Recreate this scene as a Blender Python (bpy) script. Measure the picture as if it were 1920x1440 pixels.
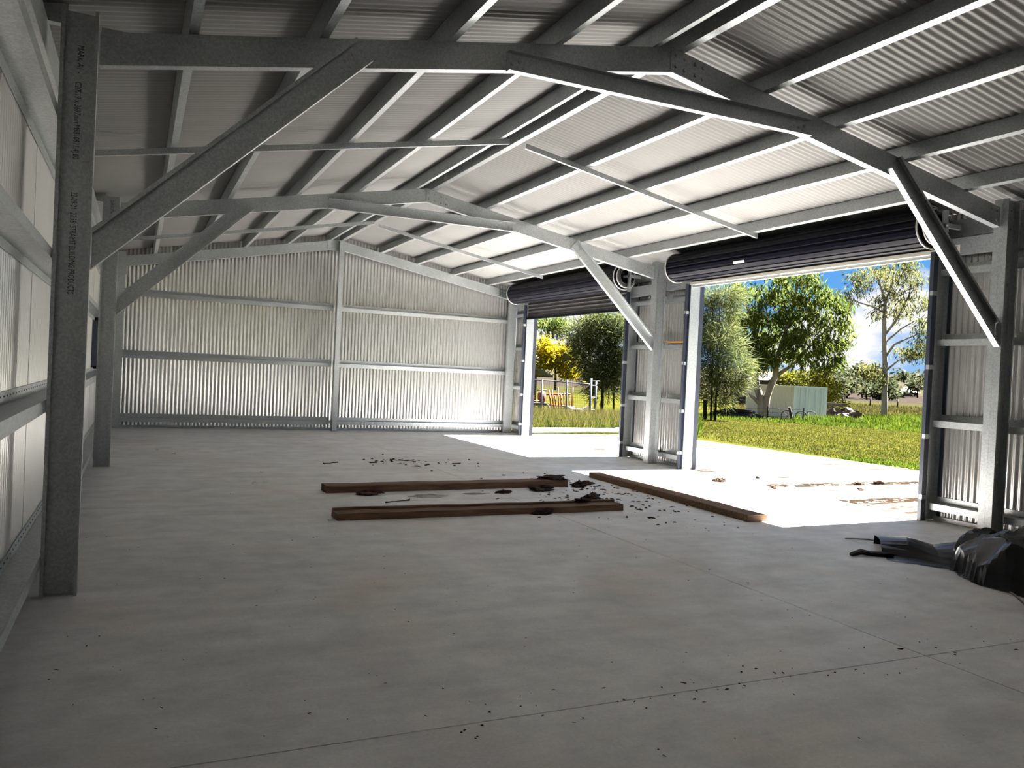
import bpy, bmesh, math, random
import numpy as np
from mathutils import Vector, Matrix, noise

for o in list(bpy.data.objects):
    bpy.data.objects.remove(o)
SC = bpy.context.scene
COL = SC.collection
PI = math.pi

# ------------------------------------------------------------------ camera
YAW, PITCH, ROLL, FPX = 0.4322, -0.0142, 0.0470, 1522.6
CAM = Vector((0.2892, -5.6472, 1.4878))
fw = Vector((math.sin(YAW)*math.cos(PITCH), math.cos(YAW)*math.cos(PITCH), math.sin(PITCH)))
rt0 = Vector((math.cos(YAW), -math.sin(YAW), 0)); up0 = rt0.cross(fw)
rt = rt0*math.cos(ROLL) + up0*math.sin(ROLL)
up = up0*math.cos(ROLL) - rt0*math.sin(ROLL)
cd = bpy.data.cameras.new('camera'); cam = bpy.data.objects.new('camera', cd); COL.objects.link(cam)
M4 = Matrix.Identity(4)
for i in range(3):
    M4[i][0] = rt[i]; M4[i][1] = up[i]; M4[i][2] = -fw[i]; M4[i][3] = CAM[i]
cam.matrix_world = M4
cd.sensor_fit = 'HORIZONTAL'; cd.sensor_width = 36; cd.lens = FPX/1920*36
cd.clip_end = 3000; cd.clip_start = 0.05
SC.camera = cam

# ------------------------------------------------------------------ view, sun, sky
SC.view_settings.view_transform = 'Standard'
SC.view_settings.look = 'None'
SC.view_settings.exposure = 0.0
SC.view_settings.gamma = 1.0
SC.view_settings.use_curve_mapping = False
SUN_EL = math.radians(54.0)
sl = bpy.data.lights.new('sun', 'SUN'); sl.energy = 122.0; sl.angle = math.radians(0.53); sl.color = (1.0, 0.972, 0.93)
so = bpy.data.objects.new('sun', sl); COL.objects.link(so)
sd = Vector((math.cos(SUN_EL), 0.012, math.sin(SUN_EL)))     # towards the sun: square on to the door wall
so.rotation_euler = sd.to_track_quat('Z', 'Y').to_euler(); so.location = (40, 0, 50)

W = bpy.data.worlds.new('sky'); SC.world = W; W.use_nodes = True
nt = W.node_tree; nt.nodes.clear()
def N(t, typ, **k):
    n = t.nodes.new(typ)
    for a, b in k.items(): setattr(n, a, b)
    return n
CLOUD = (2.1, 3.2, 0.5)
def world():
    L = nt.links.new
    out = N(nt, 'ShaderNodeOutputWorld'); bg = N(nt, 'ShaderNodeBackground')
    tc = N(nt, 'ShaderNodeTexCoord'); sep = N(nt, 'ShaderNodeSeparateXYZ'); L(tc.outputs['Generated'], sep.inputs[0])
    ramp = N(nt, 'ShaderNodeValToRGB')
    e = ramp.color_ramp.elements
    e[0].position = 0.0; e[0].color = (0.36, 0.60, 0.95, 1)
    e[1].position = 1.0; e[1].color = (0.045, 0.17, 0.55, 1)
    m = ramp.color_ramp.elements.new(0.10); m.color = (0.14, 0.43, 0.93, 1)
    m = ramp.color_ramp.elements.new(0.35); m.color = (0.09, 0.32, 0.85, 1)
    L(sep.outputs[2], ramp.inputs[0])
    # cumulus puffs all round the sky: noise on the view direction, flattened vertically
    mp = N(nt, 'ShaderNodeMapping'); mp.inputs['Scale'].default_value = (1.0, 1.0, 2.3); mp.inputs['Location'].default_value = CLOUD
    nz = N(nt, 'ShaderNodeTexNoise'); nz.inputs['Scale'].default_value = 5.2; nz.inputs['Detail'].default_value = 9; nz.inputs['Roughness'].default_value = 0.52
    L(tc.outputs['Generated'], mp.inputs[0]); L(mp.outputs[0], nz.inputs['Vector'])
    cr = N(nt, 'ShaderNodeValToRGB'); cr.color_ramp.elements[0].position = 0.47; cr.color_ramp.elements[1].position = 0.555
    L(nz.outputs[0], cr.inputs[0])
    mix = N(nt, 'ShaderNodeMix', data_type='RGBA'); mix.inputs[7].default_value = (1.0, 1.01, 1.04, 1)
    L(cr.outputs[0], mix.inputs[0]); L(ramp.outputs[0], mix.inputs[6])
    L(mix.outputs[2], bg.inputs[0]); bg.inputs[1].default_value = 1.0
    L(bg.outputs[0], out.inputs[0])
world()

# ------------------------------------------------------------------ materials
def mat(name, base, rough=0.6, metal=0.0, spec=0.5, build=None):
    m = bpy.data.materials.new(name); m.use_nodes = True
    b = m.node_tree.nodes['Principled BSDF']
    b.inputs['Base Color'].default_value = (*base, 1); b.inputs['Roughness'].default_value = rough
    b.inputs['Metallic'].default_value = metal; b.inputs['Specular IOR Level'].default_value = spec
    if build: build(m.node_tree, b)
    return m
def coords(t, scale=(1, 1, 1), kind='Object'):
    tc = N(t, 'ShaderNodeTexCoord')
    mp = N(t, 'ShaderNodeMapping'); mp.inputs['Scale'].default_value = scale
    if kind == 'World':
        g = N(t, 'ShaderNodeNewGeometry'); t.links.new(g.outputs['Position'], mp.inputs[0])
    else:
        t.links.new(tc.outputs[kind], mp.inputs[0])
    return mp.outputs[0]
def noise_ramp(t, vec, scale, detail, stops, rough=0.55, typ='noise'):
    if typ == 'noise':
        n = N(t, 'ShaderNodeTexNoise'); n.inputs['Scale'].default_value = scale; n.inputs['Detail'].default_value = detail; n.inputs['Roughness'].default_value = rough
        t.links.new(vec, n.inputs['Vector']); o = n.outputs[0]
    else:
        n = N(t, 'ShaderNodeTexVoronoi'); n.inputs['Scale'].default_value = scale; t.links.new(vec, n.inputs['Vector']); o = n.outputs['Color']
    r = N(t, 'ShaderNodeValToRGB')
    el = r.color_ramp.elements
    while len(el) < len(stops): el.new(0.5)
    for q, (p, c) in zip(el, stops):
        q.position = p; q.color = (*c, 1) if len(c) == 3 else c
    t.links.new(o, r.inputs[0])
    return r.outputs[0]
def mul(t, a, b, f=1.0, mode='MULTIPLY'):
    m = N(t, 'ShaderNodeMix', data_type='RGBA', blend_type=mode)
    if isinstance(f, float): m.inputs[0].default_value = f
    else: t.links.new(f, m.inputs[0])
    for s, i in ((a, 6), (b, 7)):
        if isinstance(s, tuple): m.inputs[i].default_value = (*s, 1)
        else: t.links.new(s, m.inputs[i])
    return m.outputs[2]

def b_galv(t, b):
    v = coords(t, kind='World')
    c1 = noise_ramp(t, v, 85, 2, [(0.25, (0.84,)*3), (0.8, (1.06,)*3)], typ='vor')
    c2 = noise_ramp(t, v, 2.2, 4, [(0.3, (0.86, 0.87, 0.88)), (0.7, (1.0, 1.0, 0.99))])
    base = N(t, 'ShaderNodeRGB'); base.outputs[0].default_value = (*GALV, 1)
    t.links.new(mul(t, mul(t, base.outputs[0], c1), c2), b.inputs['Base Color'])
    r = noise_ramp(t, v, 60, 3, [(0.3, (0.36,)*3), (0.7, (0.50,)*3)])
    t.links.new(r, b.inputs['Roughness'])
GALV = (0.47, 0.49, 0.495)
m_galv = mat('galvanised_steel', GALV, 0.42, 0.82, 0.5, b_galv)
m_bolt = mat('bolt_zinc', (0.42, 0.43, 0.43), 0.35, 0.9)
m_plate = mat('plate_steel', (0.50, 0.52, 0.52), 0.45, 0.8, 0.5, b_galv)
def b_sheet(t, b):
    v = coords(t, kind='World')
    c2 = noise_ramp(t, v, 0.9, 4, [(0.3, (0.93, 0.92, 0.91)), (0.7, (1.0, 1.0, 1.0))])
    base = N(t, 'ShaderNodeRGB'); base.outputs[0].default_value = b.inputs['Base Color'].default_value
    t.links.new(mul(t, base.outputs[0], c2), b.inputs['Base Color'])
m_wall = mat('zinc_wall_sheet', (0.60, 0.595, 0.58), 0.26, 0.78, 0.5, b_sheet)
m_wall_l = mat('zinc_left_wall_bounce', (0.78, 0.77, 0.75), 0.3, 0.45, 0.5, b_sheet)  # lighter copy of the wall zinc, brightened to bounce light across the shed
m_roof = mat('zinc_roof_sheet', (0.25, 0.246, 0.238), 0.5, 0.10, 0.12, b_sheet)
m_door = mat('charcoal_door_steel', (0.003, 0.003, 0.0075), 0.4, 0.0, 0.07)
m_curtain = mat('charcoal_curtain_lit', (0.055, 0.053, 0.053), 0.4, 0.0, 0.25)  # same steel as the roll, lightened to paint in the floor light on it
m_bounce = mat('unseen_bounce_white', (0.85, 0.84, 0.83), 0.7)  # unseen white sheets behind the camera, added to bounce light forward
m_chain = mat('chain_steel', (0.10, 0.10, 0.098), 0.4, 0.3)
m_ring = mat('pale_ring', (0.62, 0.60, 0.56), 0.4, 0.3)
m_rail = mat('cream_rail', (0.72, 0.69, 0.60), 0.45, 0.2)
m_flash = mat('dark_flashing', (0.020, 0.025, 0.040), 0.4, 0.0)
m_ink = mat('ink', (0.012, 0.012, 0.014), 0.7)
m_label = mat('white_label', (0.75, 0.73, 0.70), 0.6)
m_red = mat('red_print', (0.5, 0.06, 0.04), 0.6)
m_orange = mat('timber_batten', (0.42, 0.20, 0.06), 0.7)

def tracks(t, v):
    # two muddy wheel tracks running in through the near door
    g = N(t, 'ShaderNodeNewGeometry'); sp = N(t, 'ShaderNodeSeparateXYZ'); t.links.new(g.outputs['Position'], sp.inputs[0])
    fin = None
    for y0, wd in ((3.6, 0.24), (2.15, 0.26)):
        s = N(t, 'ShaderNodeMath', operation='SUBTRACT'); s.inputs[1].default_value = y0; t.links.new(sp.outputs[1], s.inputs[0])
        a = N(t, 'ShaderNodeMath', operation='ABSOLUTE'); t.links.new(s.outputs[0], a.inputs[0])
        mr = N(t, 'ShaderNodeMapRange'); mr.inputs['From Min'].default_value = 0.13; mr.inputs['From Max'].default_value = wd
        mr.inputs['To Min'].default_value = 1; mr.inputs['To Max'].default_value = 0; t.links.new(a.outputs[0], mr.inputs['Value'])
        if fin is None: fin = mr.outputs[0]
        else:
            m = N(t, 'ShaderNodeMath', operation='MAXIMUM'); t.links.new(fin, m.inputs[0]); t.links.new(mr.outputs[0], m.inputs[1]); fin = m.outputs[0]
    rough = noise_ramp(t, v, 7, 4, [(0.30, (0, 0, 0)), (0.46, (1, 1, 1))], 0.7)
    mm = N(t, 'ShaderNodeMath', operation='MULTIPLY'); t.links.new(fin, mm.inputs[0]); t.links.new(rough, mm.inputs[1])
    xr_ = N(t, 'ShaderNodeMapRange'); xr_.inputs['From Min'].default_value = 6.6; xr_.inputs['From Max'].default_value = 7.6; t.links.new(sp.outputs[0], xr_.inputs['Value'])
    m2 = N(t, 'ShaderNodeMath', operation='MULTIPLY'); t.links.new(mm.outputs[0], m2.inputs[0]); t.links.new(xr_.outputs[0], m2.inputs[1])
    return m2.outputs[0]
def b_conc(t, b):
    v = coords(t, kind='World')
    big = noise_ramp(t, v, 0.55, 5, [(0.30, (0.69, 0.675, 0.665)), (0.52, (0.79, 0.785, 0.78)), (0.72, (0.85, 0.85, 0.85))], 0.6)
    mott = noise_ramp(t, v, 3.2, 6, [(0.32, (0.80, 0.80, 0.80)), (0.6, (1.0, 1.0, 1.0))], 0.65)
    vs = coords(t, (0.5, 3.0, 1), 'World')
    strk = noise_ramp(t, vs, 1.6, 5, [(0.3, (0.86, 0.85, 0.84)), (0.65, (1.04, 1.04, 1.03))], 0.6)
    fine = noise_ramp(t, v, 60, 3, [(0.3, (0.90,)*3), (0.7, (1.03,)*3)])
    rust = noise_ramp(t, v, 0.8, 4, [(0.55, (1, 1, 1)), (0.75, (0.92, 0.83, 0.72))], 0.6)
    spk = noise_ramp(t, v, 28, 2, [(0.20, (0.45, 0.38, 0.32)), (0.27, (1, 1, 1))], 0.5)
    c = mul(t, mul(t, mul(t, mul(t, big, mott), strk, 0.8), fine), rust)
    t.links.new(mul(t, mul(t, c, spk, 0.5), (0.011, 0.007, 0.0045), tracks(t, v), 'MIX'), b.inputs['Base Color'])
    r = noise_ramp(t, v, 2.4, 5, [(0.3, (0.42,)*3), (0.7, (0.62,)*3)])
    t.links.new(r, b.inputs['Roughness'])
    bp = N(t, 'ShaderNodeBump'); bp.inputs['Strength'].default_value = 0.06; bp.inputs['Distance'].default_value = 0.01
    n = N(t, 'ShaderNodeTexNoise'); n.inputs['Scale'].default_value = 25; n.inputs['Detail'].default_value = 5
    t.links.new(v, n.inputs['Vector']); t.links.new(n.outputs[0], bp.inputs['Height']); t.links.new(bp.outputs[0], b.inputs['Normal'])
m_conc = mat('concrete', (0.42, 0.41, 0.40), 0.5, 0, 0.45, b_conc)
def b_apron(t, b):
    v = coords(t, kind='World')
    big = noise_ramp(t, v, 0.7, 5, [(0.3, (0.24, 0.23, 0.21)), (0.6, (0.34, 0.33, 0.31))], 0.6)
    vs = coords(t, (0.35, 2.2, 1), 'World')
    dirt = noise_ramp(t, vs, 1.1, 6, [(0.50, (1, 1, 1)), (0.60, (0.07, 0.055, 0.042))], 0.65)
    trk = tracks(t, v)
    c = mul(t, big, dirt)
    c = mul(t, c, (0.013, 0.0085, 0.0055), trk, 'MIX')
    t.links.new(c, b.inputs['Base Color'])
m_apron = mat('dusty_concrete', (0.55, 0.52, 0.47), 0.95, 0, 0.0, b_apron)
def b_timber(t, b):
    v = coords(t, (3, 40, 40))
    c = noise_ramp(t, v, 1.0, 6, [(0.3, (0.075, 0.040, 0.022)), (0.55, (0.15, 0.088, 0.05)), (0.75, (0.22, 0.15, 0.095))], 0.6)
    t.links.new(c, b.inputs['Base Color'])
m_timber = mat('weathered_timber', (0.14, 0.08, 0.05), 0.8, 0, 0.3, b_timber)
m_dirt = mat('dry_mud', (0.075, 0.045, 0.032), 0.95, 0, 0.1)
m_bark = mat('dark_bark', (0.040, 0.026, 0.020), 0.9, 0, 0.2)
m_chip = mat('pale_chip', (0.95, 0.94, 0.92), 0.8)
m_damp = mat('damp_patch', (0.20, 0.19, 0.18), 0.25, 0, 0.6)
m_tarp = mat('black_plastic', (0.004, 0.004, 0.006), 0.26, 0, 0.22)
m_rope = mat('rope', (0.16, 0.15, 0.14), 0.8)
m_pipe = mat('white_pvc', (0.78, 0.76, 0.74), 0.4)

def b_lawn(t, b):
    v = coords(t, kind='World')
    a = noise_ramp(t, v, 0.35, 6, [(0.30, (0.018, 0.022, 0.0029)), (0.50, (0.026, 0.0262, 0.0045)), (0.68, (0.035, 0.029, 0.0078))], 0.65)
    vs = coords(t, (0.12, 1.0, 1), 'World')
    s = noise_ramp(t, vs, 1.0, 5, [(0.35, (0.78, 0.85, 0.7)), (0.65, (1.15, 1.1, 1.1))], 0.6)
    # beyond the lawn the paddocks turn brown, then tan on the rise
    g = N(t, 'ShaderNodeNewGeometry'); ln = N(t, 'ShaderNodeVectorMath', operation='LENGTH'); t.links.new(g.outputs['Position'], ln.inputs[0])
    r = N(t, 'ShaderNodeMapRange'); r.inputs['From Min'].default_value = 0; r.inputs['From Max'].default_value = 500
    t.links.new(ln.outputs['Value'], r.inputs['Value'])
    cr = N(t, 'ShaderNodeValToRGB'); e = cr.color_ramp.elements
    cols = [(0.0, (0, 0, 0, 0)), (0.215, (0, 0, 0, 0)), (0.23, (0.017, 0.018, 0.006, 1)), (0.31, (0.018, 0.017, 0.007, 1)), (0.33, (0.0165, 0.0130, 0.0108, 1)), (0.53, (0.017, 0.0135, 0.0112, 1)), (0.56, (0.022, 0.020, 0.011, 1)), (1.0, (0.024, 0.022, 0.015, 1))]
    while len(e) < len(cols): e.new(0.9)
    for q, (p, c) in zip(e, cols): q.position = p; q.color = c
    t.links.new(r.outputs[0], cr.inputs[0])
    c = mul(t, mul(t, a, s), cr.outputs[0], cr.outputs[1], 'MIX')
    t.links.new(c, b.inputs['Base Color'])
m_lawn = mat('lawn_ground', (0.08, 0.09, 0.02), 1.0, 0, 0.0, b_lawn)
EXT = 0.62
def leafmat(name, stops, rough=0.55, sc=0.45, trans=0.0, k=EXT):
    stops = [(p, tuple(q*k for q in c)) for p, c in stops]
    def bld(t, b):
        g = N(t, 'ShaderNodeNewGeometry')
        r = N(t, 'ShaderNodeValToRGB'); e = r.color_ramp.elements
        while len(e) < len(stops): e.new(0.5)
        for q, (p, c) in zip(e, stops): q.position = p; q.color = (*c, 1)
        t.links.new(g.outputs['Random Per Island'], r.inputs[0])
        v = coords(t, kind='World')
        n = noise_ramp(t, v, sc, 3, [(0.32, (0.62, 0.70, 0.62)), (0.68, (1.25, 1.18, 1.0))])
        c = mul(t, r.outputs[0], n)
        t.links.new(c, b.inputs['Base Color'])
        if trans:
            tr = N(t, 'ShaderNodeBsdfTranslucent'); t.links.new(c, tr.inputs['Color'])
            ms = N(t, 'ShaderNodeMixShader'); ms.inputs[0].default_value = trans*1.6
            out = [x for x in t.nodes if x.type == 'OUTPUT_MATERIAL'][0]
            t.links.new(b.outputs[0], ms.inputs[1]); t.links.new(tr.outputs[0], ms.inputs[2]); t.links.new(ms.outputs[0], out.inputs[0])
    return mat(name, stops[0][1], 0.7, 0, 0.04, bld)
m_gumleaf = leafmat('gum_leaves', [(0, (0.040, 0.065, 0.016)), (0.5, (0.085, 0.115, 0.026)), (1, (0.15, 0.165, 0.04))], 0.45, 0.45, 0.3, 0.82)
m_tallleaf = leafmat('tall_gum_leaves', [(0, (0.075, 0.09, 0.04)), (0.5, (0.12, 0.13, 0.05)), (1, (0.21, 0.19, 0.06))], 0.5, 0.4, 0.3)
m_casu = leafmat('she_oak_needles', [(0, (0.060, 0.080, 0.034)), (0.5, (0.105, 0.125, 0.052)), (1, (0.17, 0.18, 0.075))], 0.6, 0.5, 0.3)
m_yellow = leafmat('autumn_leaves', [(0, (0.16, 0.20, 0.010)), (0.4, (0.42, 0.34, 0.010)), (1, (0.62, 0.46, 0.012))], 0.5, 0.6, 0.3, 0.48)
m_bush = leafmat('yellow_green_leaves', [(0, (0.10, 0.13, 0.015)), (0.5, (0.19, 0.20, 0.02)), (1, (0.30, 0.27, 0.035))], 0.5, 0.5, 0.3, 0.45)
m_far = leafmat('hazy_leaves', [(0, (0.075, 0.10, 0.055)), (0.5, (0.115, 0.135, 0.07)), (1, (0.19, 0.19, 0.09))], 0.7, 0.12, 0.2, 0.34)
m_grass = leafmat('grass_blades', [(0, (0.060, 0.085, 0.008)), (0.5, (0.095, 0.105, 0.014)), (1, (0.16, 0.14, 0.04))], 0.6, 0.4, 0.3, 0.36)
m_weed = leafmat('lush_weeds', [(0, (0.08, 0.15, 0.010)), (0.6, (0.15, 0.24, 0.02)), (1, (0.24, 0.30, 0.05))], 0.6, 0.6, 0.3, 0.25)
m_drygrass = leafmat('dry_clippings', [(0, (0.045, 0.045, 0.010)), (0.5, (0.060, 0.055, 0.016)), (1, (0.085, 0.07, 0.028))], 0.6, 0.6, 0.3, 0.52)
m_straw = leafmat('straw_grass', [(0, (0.13, 0.14, 0.03)), (0.5, (0.22, 0.20, 0.06)), (1, (0.36, 0.29, 0.13))], 0.6, 0.6, 0.3, 0.25)
def b_gumbark(t, b):
    v = coords(t, (1, 1, 0.25), 'World')
    c = noise_ramp(t, v, 2.4, 5, [(0.30, (0.09, 0.066, 0.05)), (0.45, (0.20, 0.165, 0.125)), (0.7, (0.29, 0.25, 0.20))], 0.6)
    t.links.new(c, b.inputs['Base Color'])
m_gumbark = mat('pale_gum_bark', (0.33, 0.27, 0.2), 0.8, 0, 0.2, b_gumbark)
m_greybark = mat('grey_bark', (0.16, 0.145, 0.13), 0.85, 0, 0.2)
m_darkbark = mat('brown_bark', (0.010, 0.0075, 0.006), 0.9, 0, 0.2)
m_contend = mat('container_pale_blue', (0.50, 0.58, 0.68), 0.6)
m_contside = mat('container_cream', (0.42, 0.40, 0.34), 0.6)
m_rusty = mat('rust', (0.014, 0.008, 0.006), 0.85)
m_redpaint = mat('faded_red_paint', (0.16, 0.022, 0.016), 0.6)
m_fence = mat('fence_pipe', (0.055, 0.06, 0.064), 0.5, 0.2)
m_wire = mat('fence_wire', (0.035, 0.036, 0.036), 0.5, 0.1)
m_housewall = mat('house_wall', (0.028, 0.02, 0.014), 0.8)
m_houseroof = mat('pale_roof', (0.065, 0.058, 0.052), 0.6)
m_greyroof = mat('grey_roof', (0.05, 0.053, 0.06), 0.6)
m_dry = mat('old_post_timber', (0.014, 0.012, 0.010), 0.9)
m_glass = bpy.data.materials.new('window_glass'); m_glass.use_nodes = True
gb = m_glass.node_tree.nodes['Principled BSDF']; gb.inputs['Roughness'].default_value = 0.03; gb.inputs['Transmission Weight'].default_value = 1.0; gb.inputs['Base Color'].default_value = (0.75, 0.8, 0.82, 1)
m_alu = mat('dark_window_frame', (0.03, 0.033, 0.045), 0.4)

# ------------------------------------------------------------------ helpers
class MB:
    def __init__(s): s.v = []; s.f = []
    def add(s, vs, fs):
        o = len(s.v); s.v += [tuple(p) for p in vs]; s.f += [tuple(i+o for i in f) for f in fs]
    def box(s, lo, hi):
        x0, y0, z0 = lo; x1, y1, z1 = hi
        s.add([(x0,y0,z0),(x1,y0,z0),(x1,y1,z0),(x0,y1,z0),(x0,y0,z1),(x1,y0,z1),(x1,y1,z1),(x0,y1,z1)],
              [(0,3,2,1),(4,5,6,7),(0,1,5,4),(1,2,6,5),(2,3,7,6),(3,0,4,7)])
    def prism(s, prof, u, v, e, p, t0, t1, c0=None, c1=None):
        """profile points (a,b) -> p + a*u + b*v, swept along e from t0 to t1 or to the clip planes (point, normal)"""
        n = len(prof); vs = []
        for c, t in ((c0, t0), (c1, t1)):
            for a, b in prof:
                q = p + u*a + v*b
                tt = t if c is None else (c[0]-q).dot(c[1])/e.dot(c[1])
                vs.append(q + e*tt)
        s.add(vs, [tuple(range(n))[::-1], tuple(range(n, 2*n))] + [(i, (i+1) % n, n+(i+1) % n, n+i) for i in range(n)])
    def tube(s, pts, rad, n=8, cap=True):
        pts = [Vector(p) for p in pts]; o = len(s.v)
        if not hasattr(rad, '__len__'): rad = [rad]*len(pts)
        prev = None
        for i, p in enumerate(pts):
            d = (pts[min(i+1, len(pts)-1)] - pts[max(i-1, 0)]).normalized()
            a = (prev - d*prev.dot(d)) if prev is not None else d.orthogonal()
            if a.length < 1e-5: a = d.orthogonal()
            a.normalize(); prev = a; b = d.cross(a)
            for k in range(n):
                t = 2*PI*k/n; s.v.append(tuple(p + (a*math.cos(t) + b*math.sin(t))*rad[i]))
        for i in range(len(pts)-1):
            for k in range(n):
                s.f.append((o+i*n+k, o+i*n+(k+1) % n, o+(i+1)*n+(k+1) % n, o+(i+1)*n+k))
        if cap:
            s.f.append(tuple(o+k for k in range(n))[::-1]); e = o+(len(pts)-1)*n
            s.f.append(tuple(e+k for k in range(n)))
    def mesh(s, name, smooth=False, fix=True):
        me = bpy.data.meshes.new(name); me.from_pydata(s.v, [], s.f)
        if fix:
            bm = bmesh.new(); bm.from_mesh(me); bmesh.ops.recalc_face_normals(bm, faces=bm.faces); bm.to_mesh(me); bm.free()
        if smooth: me.polygons.foreach_set('use_smooth', [True]*len(me.polygons))
        me.update(); return me
def link(name, me, m, parent=None, loc=None, rot=None):
    o = bpy.data.objects.new(name, me)
    if me is not None and m is not None and not me.materials: me.materials.append(m)
    COL.objects.link(o)
    if loc is not None: o.location = loc
    if rot is not None: o.rotation_euler = rot
    if parent is not None:
        o.parent = parent
        if parent.type == 'EMPTY' or True:
            pm = parent_world(parent)
            o.matrix_parent_inverse = pm.inverted()
    return o
def parent_world(o):
    m = Matrix.LocRotScale(o.location, o.rotation_euler, o.scale)
    if o.parent: m = parent_world(o.parent) @ o.matrix_parent_inverse @ m
    return m
def tag(o, label=None, cat=None, group=None, kind=None):
    if label: o['label'] = label
    if cat: o['category'] = cat
    if group: o['group'] = group
    if kind: o['kind'] = kind
    return o
def empty(name, loc=(0, 0, 0)):
    o = bpy.data.objects.new(name, None); COL.objects.link(o); o.location = loc; o.empty_display_size = 0.1
    return o
def part(name, mb, m, parent, smooth=False, fix=True):
    return link(name, mb.mesh(name, smooth, fix), m, parent)
def V(*a): return Vector(a)
def cprof(D, F, L, t=0.003):
    return [(0,0),(D,0),(D,F),(D-L,F),(D-L,F-t),(D-t,F-t),(D-t,t),(t,t),(t,F-t),(L,F-t),(L,F),(0,F)]
def uprof(D, F, t=0.003):
    return [(0,0),(D,0),(D,F),(D-t,F),(D-t,t),(t,t),(t,F),(0,F)]
def zprof(D, F, t=0.003):
    return [(0,-F),(t,-F),(t,0),(D,0),(D,F),(D-t,F),(D-t,t),(0,t)]
EX, EY, EZ = V(1,0,0), V(0,1,0), V(0,0,1)
# bolt: hex head, axis along +Z of its mesh
def bolt_mesh():
    b = MB()
    b.tube([(0,0,0),(0,0,0.003)], 0.016, 10); b.tube([(0,0,0.003),(0,0,0.012)], 0.0125, 6)
    return b.mesh('bolt')
BOLT = bolt_mesh()
def bolt(parent, p, d=V(0,-1,0)):
    o = link('bolt', BOLT, m_bolt, parent, p, d.to_track_quat('Z', 'Y').to_euler())
    return o
def text_mesh(s, size, align='LEFT'):
    cu = bpy.data.curves.new('print', 'FONT'); cu.body = s; cu.size = size; cu.align_x = align; cu.extrude = 0.0002; cu.resolution_u = 2
    o = bpy.data.objects.new('print', cu); COL.objects.link(o)
    dg = bpy.context.evaluated_depsgraph_get()
    me = bpy.data.meshes.new_from_object(o.evaluated_get(dg)); bpy.data.objects.remove(o)
    me.materials.clear()
    return me

# ------------------------------------------------------------------ shed dimensions
WD = 8.449; XR = WD/2; ZL = 3.254; S = 0.1866; A = math.atan(S); cA, sA = math.cos(A), math.sin(A)
HC = 3.545; Y0, Y1, Y2 = 0.0, 6.2967, 12.40
YB = 12.72; YF = -6.42; XL = -0.362; XRW = 8.812
D1 = (0.889, 5.452); D2 = (7.35, 11.72); DZ = 3.12
TOP = 0.21 + 0.15/cA
eL, nL = V(cA,0,sA), V(-sA,0,cA)
eR, nR = V(cA,0,-sA), V(sA,0,cA)
def zroof(x, off=TOP+0.009): return ZL + off + S*(x if x < XR else WD - x)

# floor -----------------------------------------------------------------
fl = empty('floor'); tag(fl, kind='structure')
def slab(x0, x1, y0, y1, m, parent, z=0.0, name='slab', g=0.0038):
    b = MB(); b.box((x0+g, y0+g, z-0.12), (x1-g, y1-g, z))
    return part(name, b, m, parent)
for x0, x1 in ((XL-0.03, 4.385), (4.385, 8.76)):
    for y0, y1 in ((YF, -2.51), (-2.51, 3.05), (3.05, 6.32), (6.32, 9.5), (9.5, YB+0.05)):
        slab(x0, x1, y0, y1, m_conc, fl)
b = MB(); b.box((4.365, YF, -0.03), (4.405, YB, -0.006))
for q in (-2.51, 3.05, 6.32, 9.5): b.box((XL, q-0.02, -0.03), (8.7, q+0.02, -0.0065))
part('joint_dark_strip', b, m_ink, fl)  # dark strip added under the slab gaps so the joints read dark
ap = empty('trim_1'); tag(ap, 'dusty concrete apron outside the roller doors', kind='structure')
def quad_slab(pts, m, parent, z):
    b = MB(); n = len(pts)
    b.add([(x, y, z) for x, y in pts] + [(x, y, z-0.15) for x, y in pts], [tuple(range(n)), tuple(range(n, 2*n))[::-1]] + [(i, n+i, n+(i+1) % n, (i+1) % n) for i in range(n)])
    return part('slab', b, m, parent)
quad_slab([(8.765, -9), (14.9, -9), (14.35, -1.5), (13.98, 3.0), (8.765, 3.0)], m_apron, ap, -0.004)
quad_slab([(8.765, 3.006), (13.97, 3.006), (13.55, 8.0), (8.765, 8.0)], m_apron, ap, -0.004)
quad_slab([(8.765, 8.006), (13.54, 8.006), (13.28, 11.05), (12.9, 12.5), (8.765, 12.3)], m_apron, ap, -0.004)

# cladding sheets ---------------------------------------------------------
NW, PW, AM = 10, 0.0762, 0.0085
def sheet_vertical(a0, zlo, ztop, fix, n, axis, parent, name='wall_sheet', waves=NW, shift=0.0, m=None):
    """corrugated sheet standing on a wall; axis 'x' (wall faces y) or 'y'"""
    b = MB(); k = int(math.ceil(waves*8-0.01))+4
    for i in range(k+1):
        a = a0 + i*PW/8; d = fix + AM*math.cos(2*PI*i/8) + shift
        for z in (zlo(a), ztop(a)):
            b.v.append((a, d, z) if axis == 'x' else (d, a, z))
    for i in range(k): b.f.append((2*i, 2*i+2, 2*i+3, 2*i+1))
    return link(name, b.mesh(name, True, False), m or m_wall, parent)
def wall(name):
    o = empty(name); tag(o, kind='structure'); return o
wl = wall('wall_left'); wr = wall('wall_right'); wb = wall('wall_back'); wf = wall('wall_front')
SW = NW*PW
zE = lambda a: zroof(XL)
y = YF; i = 0
WIN = (8.55, 10.05, 1.24, 2.04)
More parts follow.
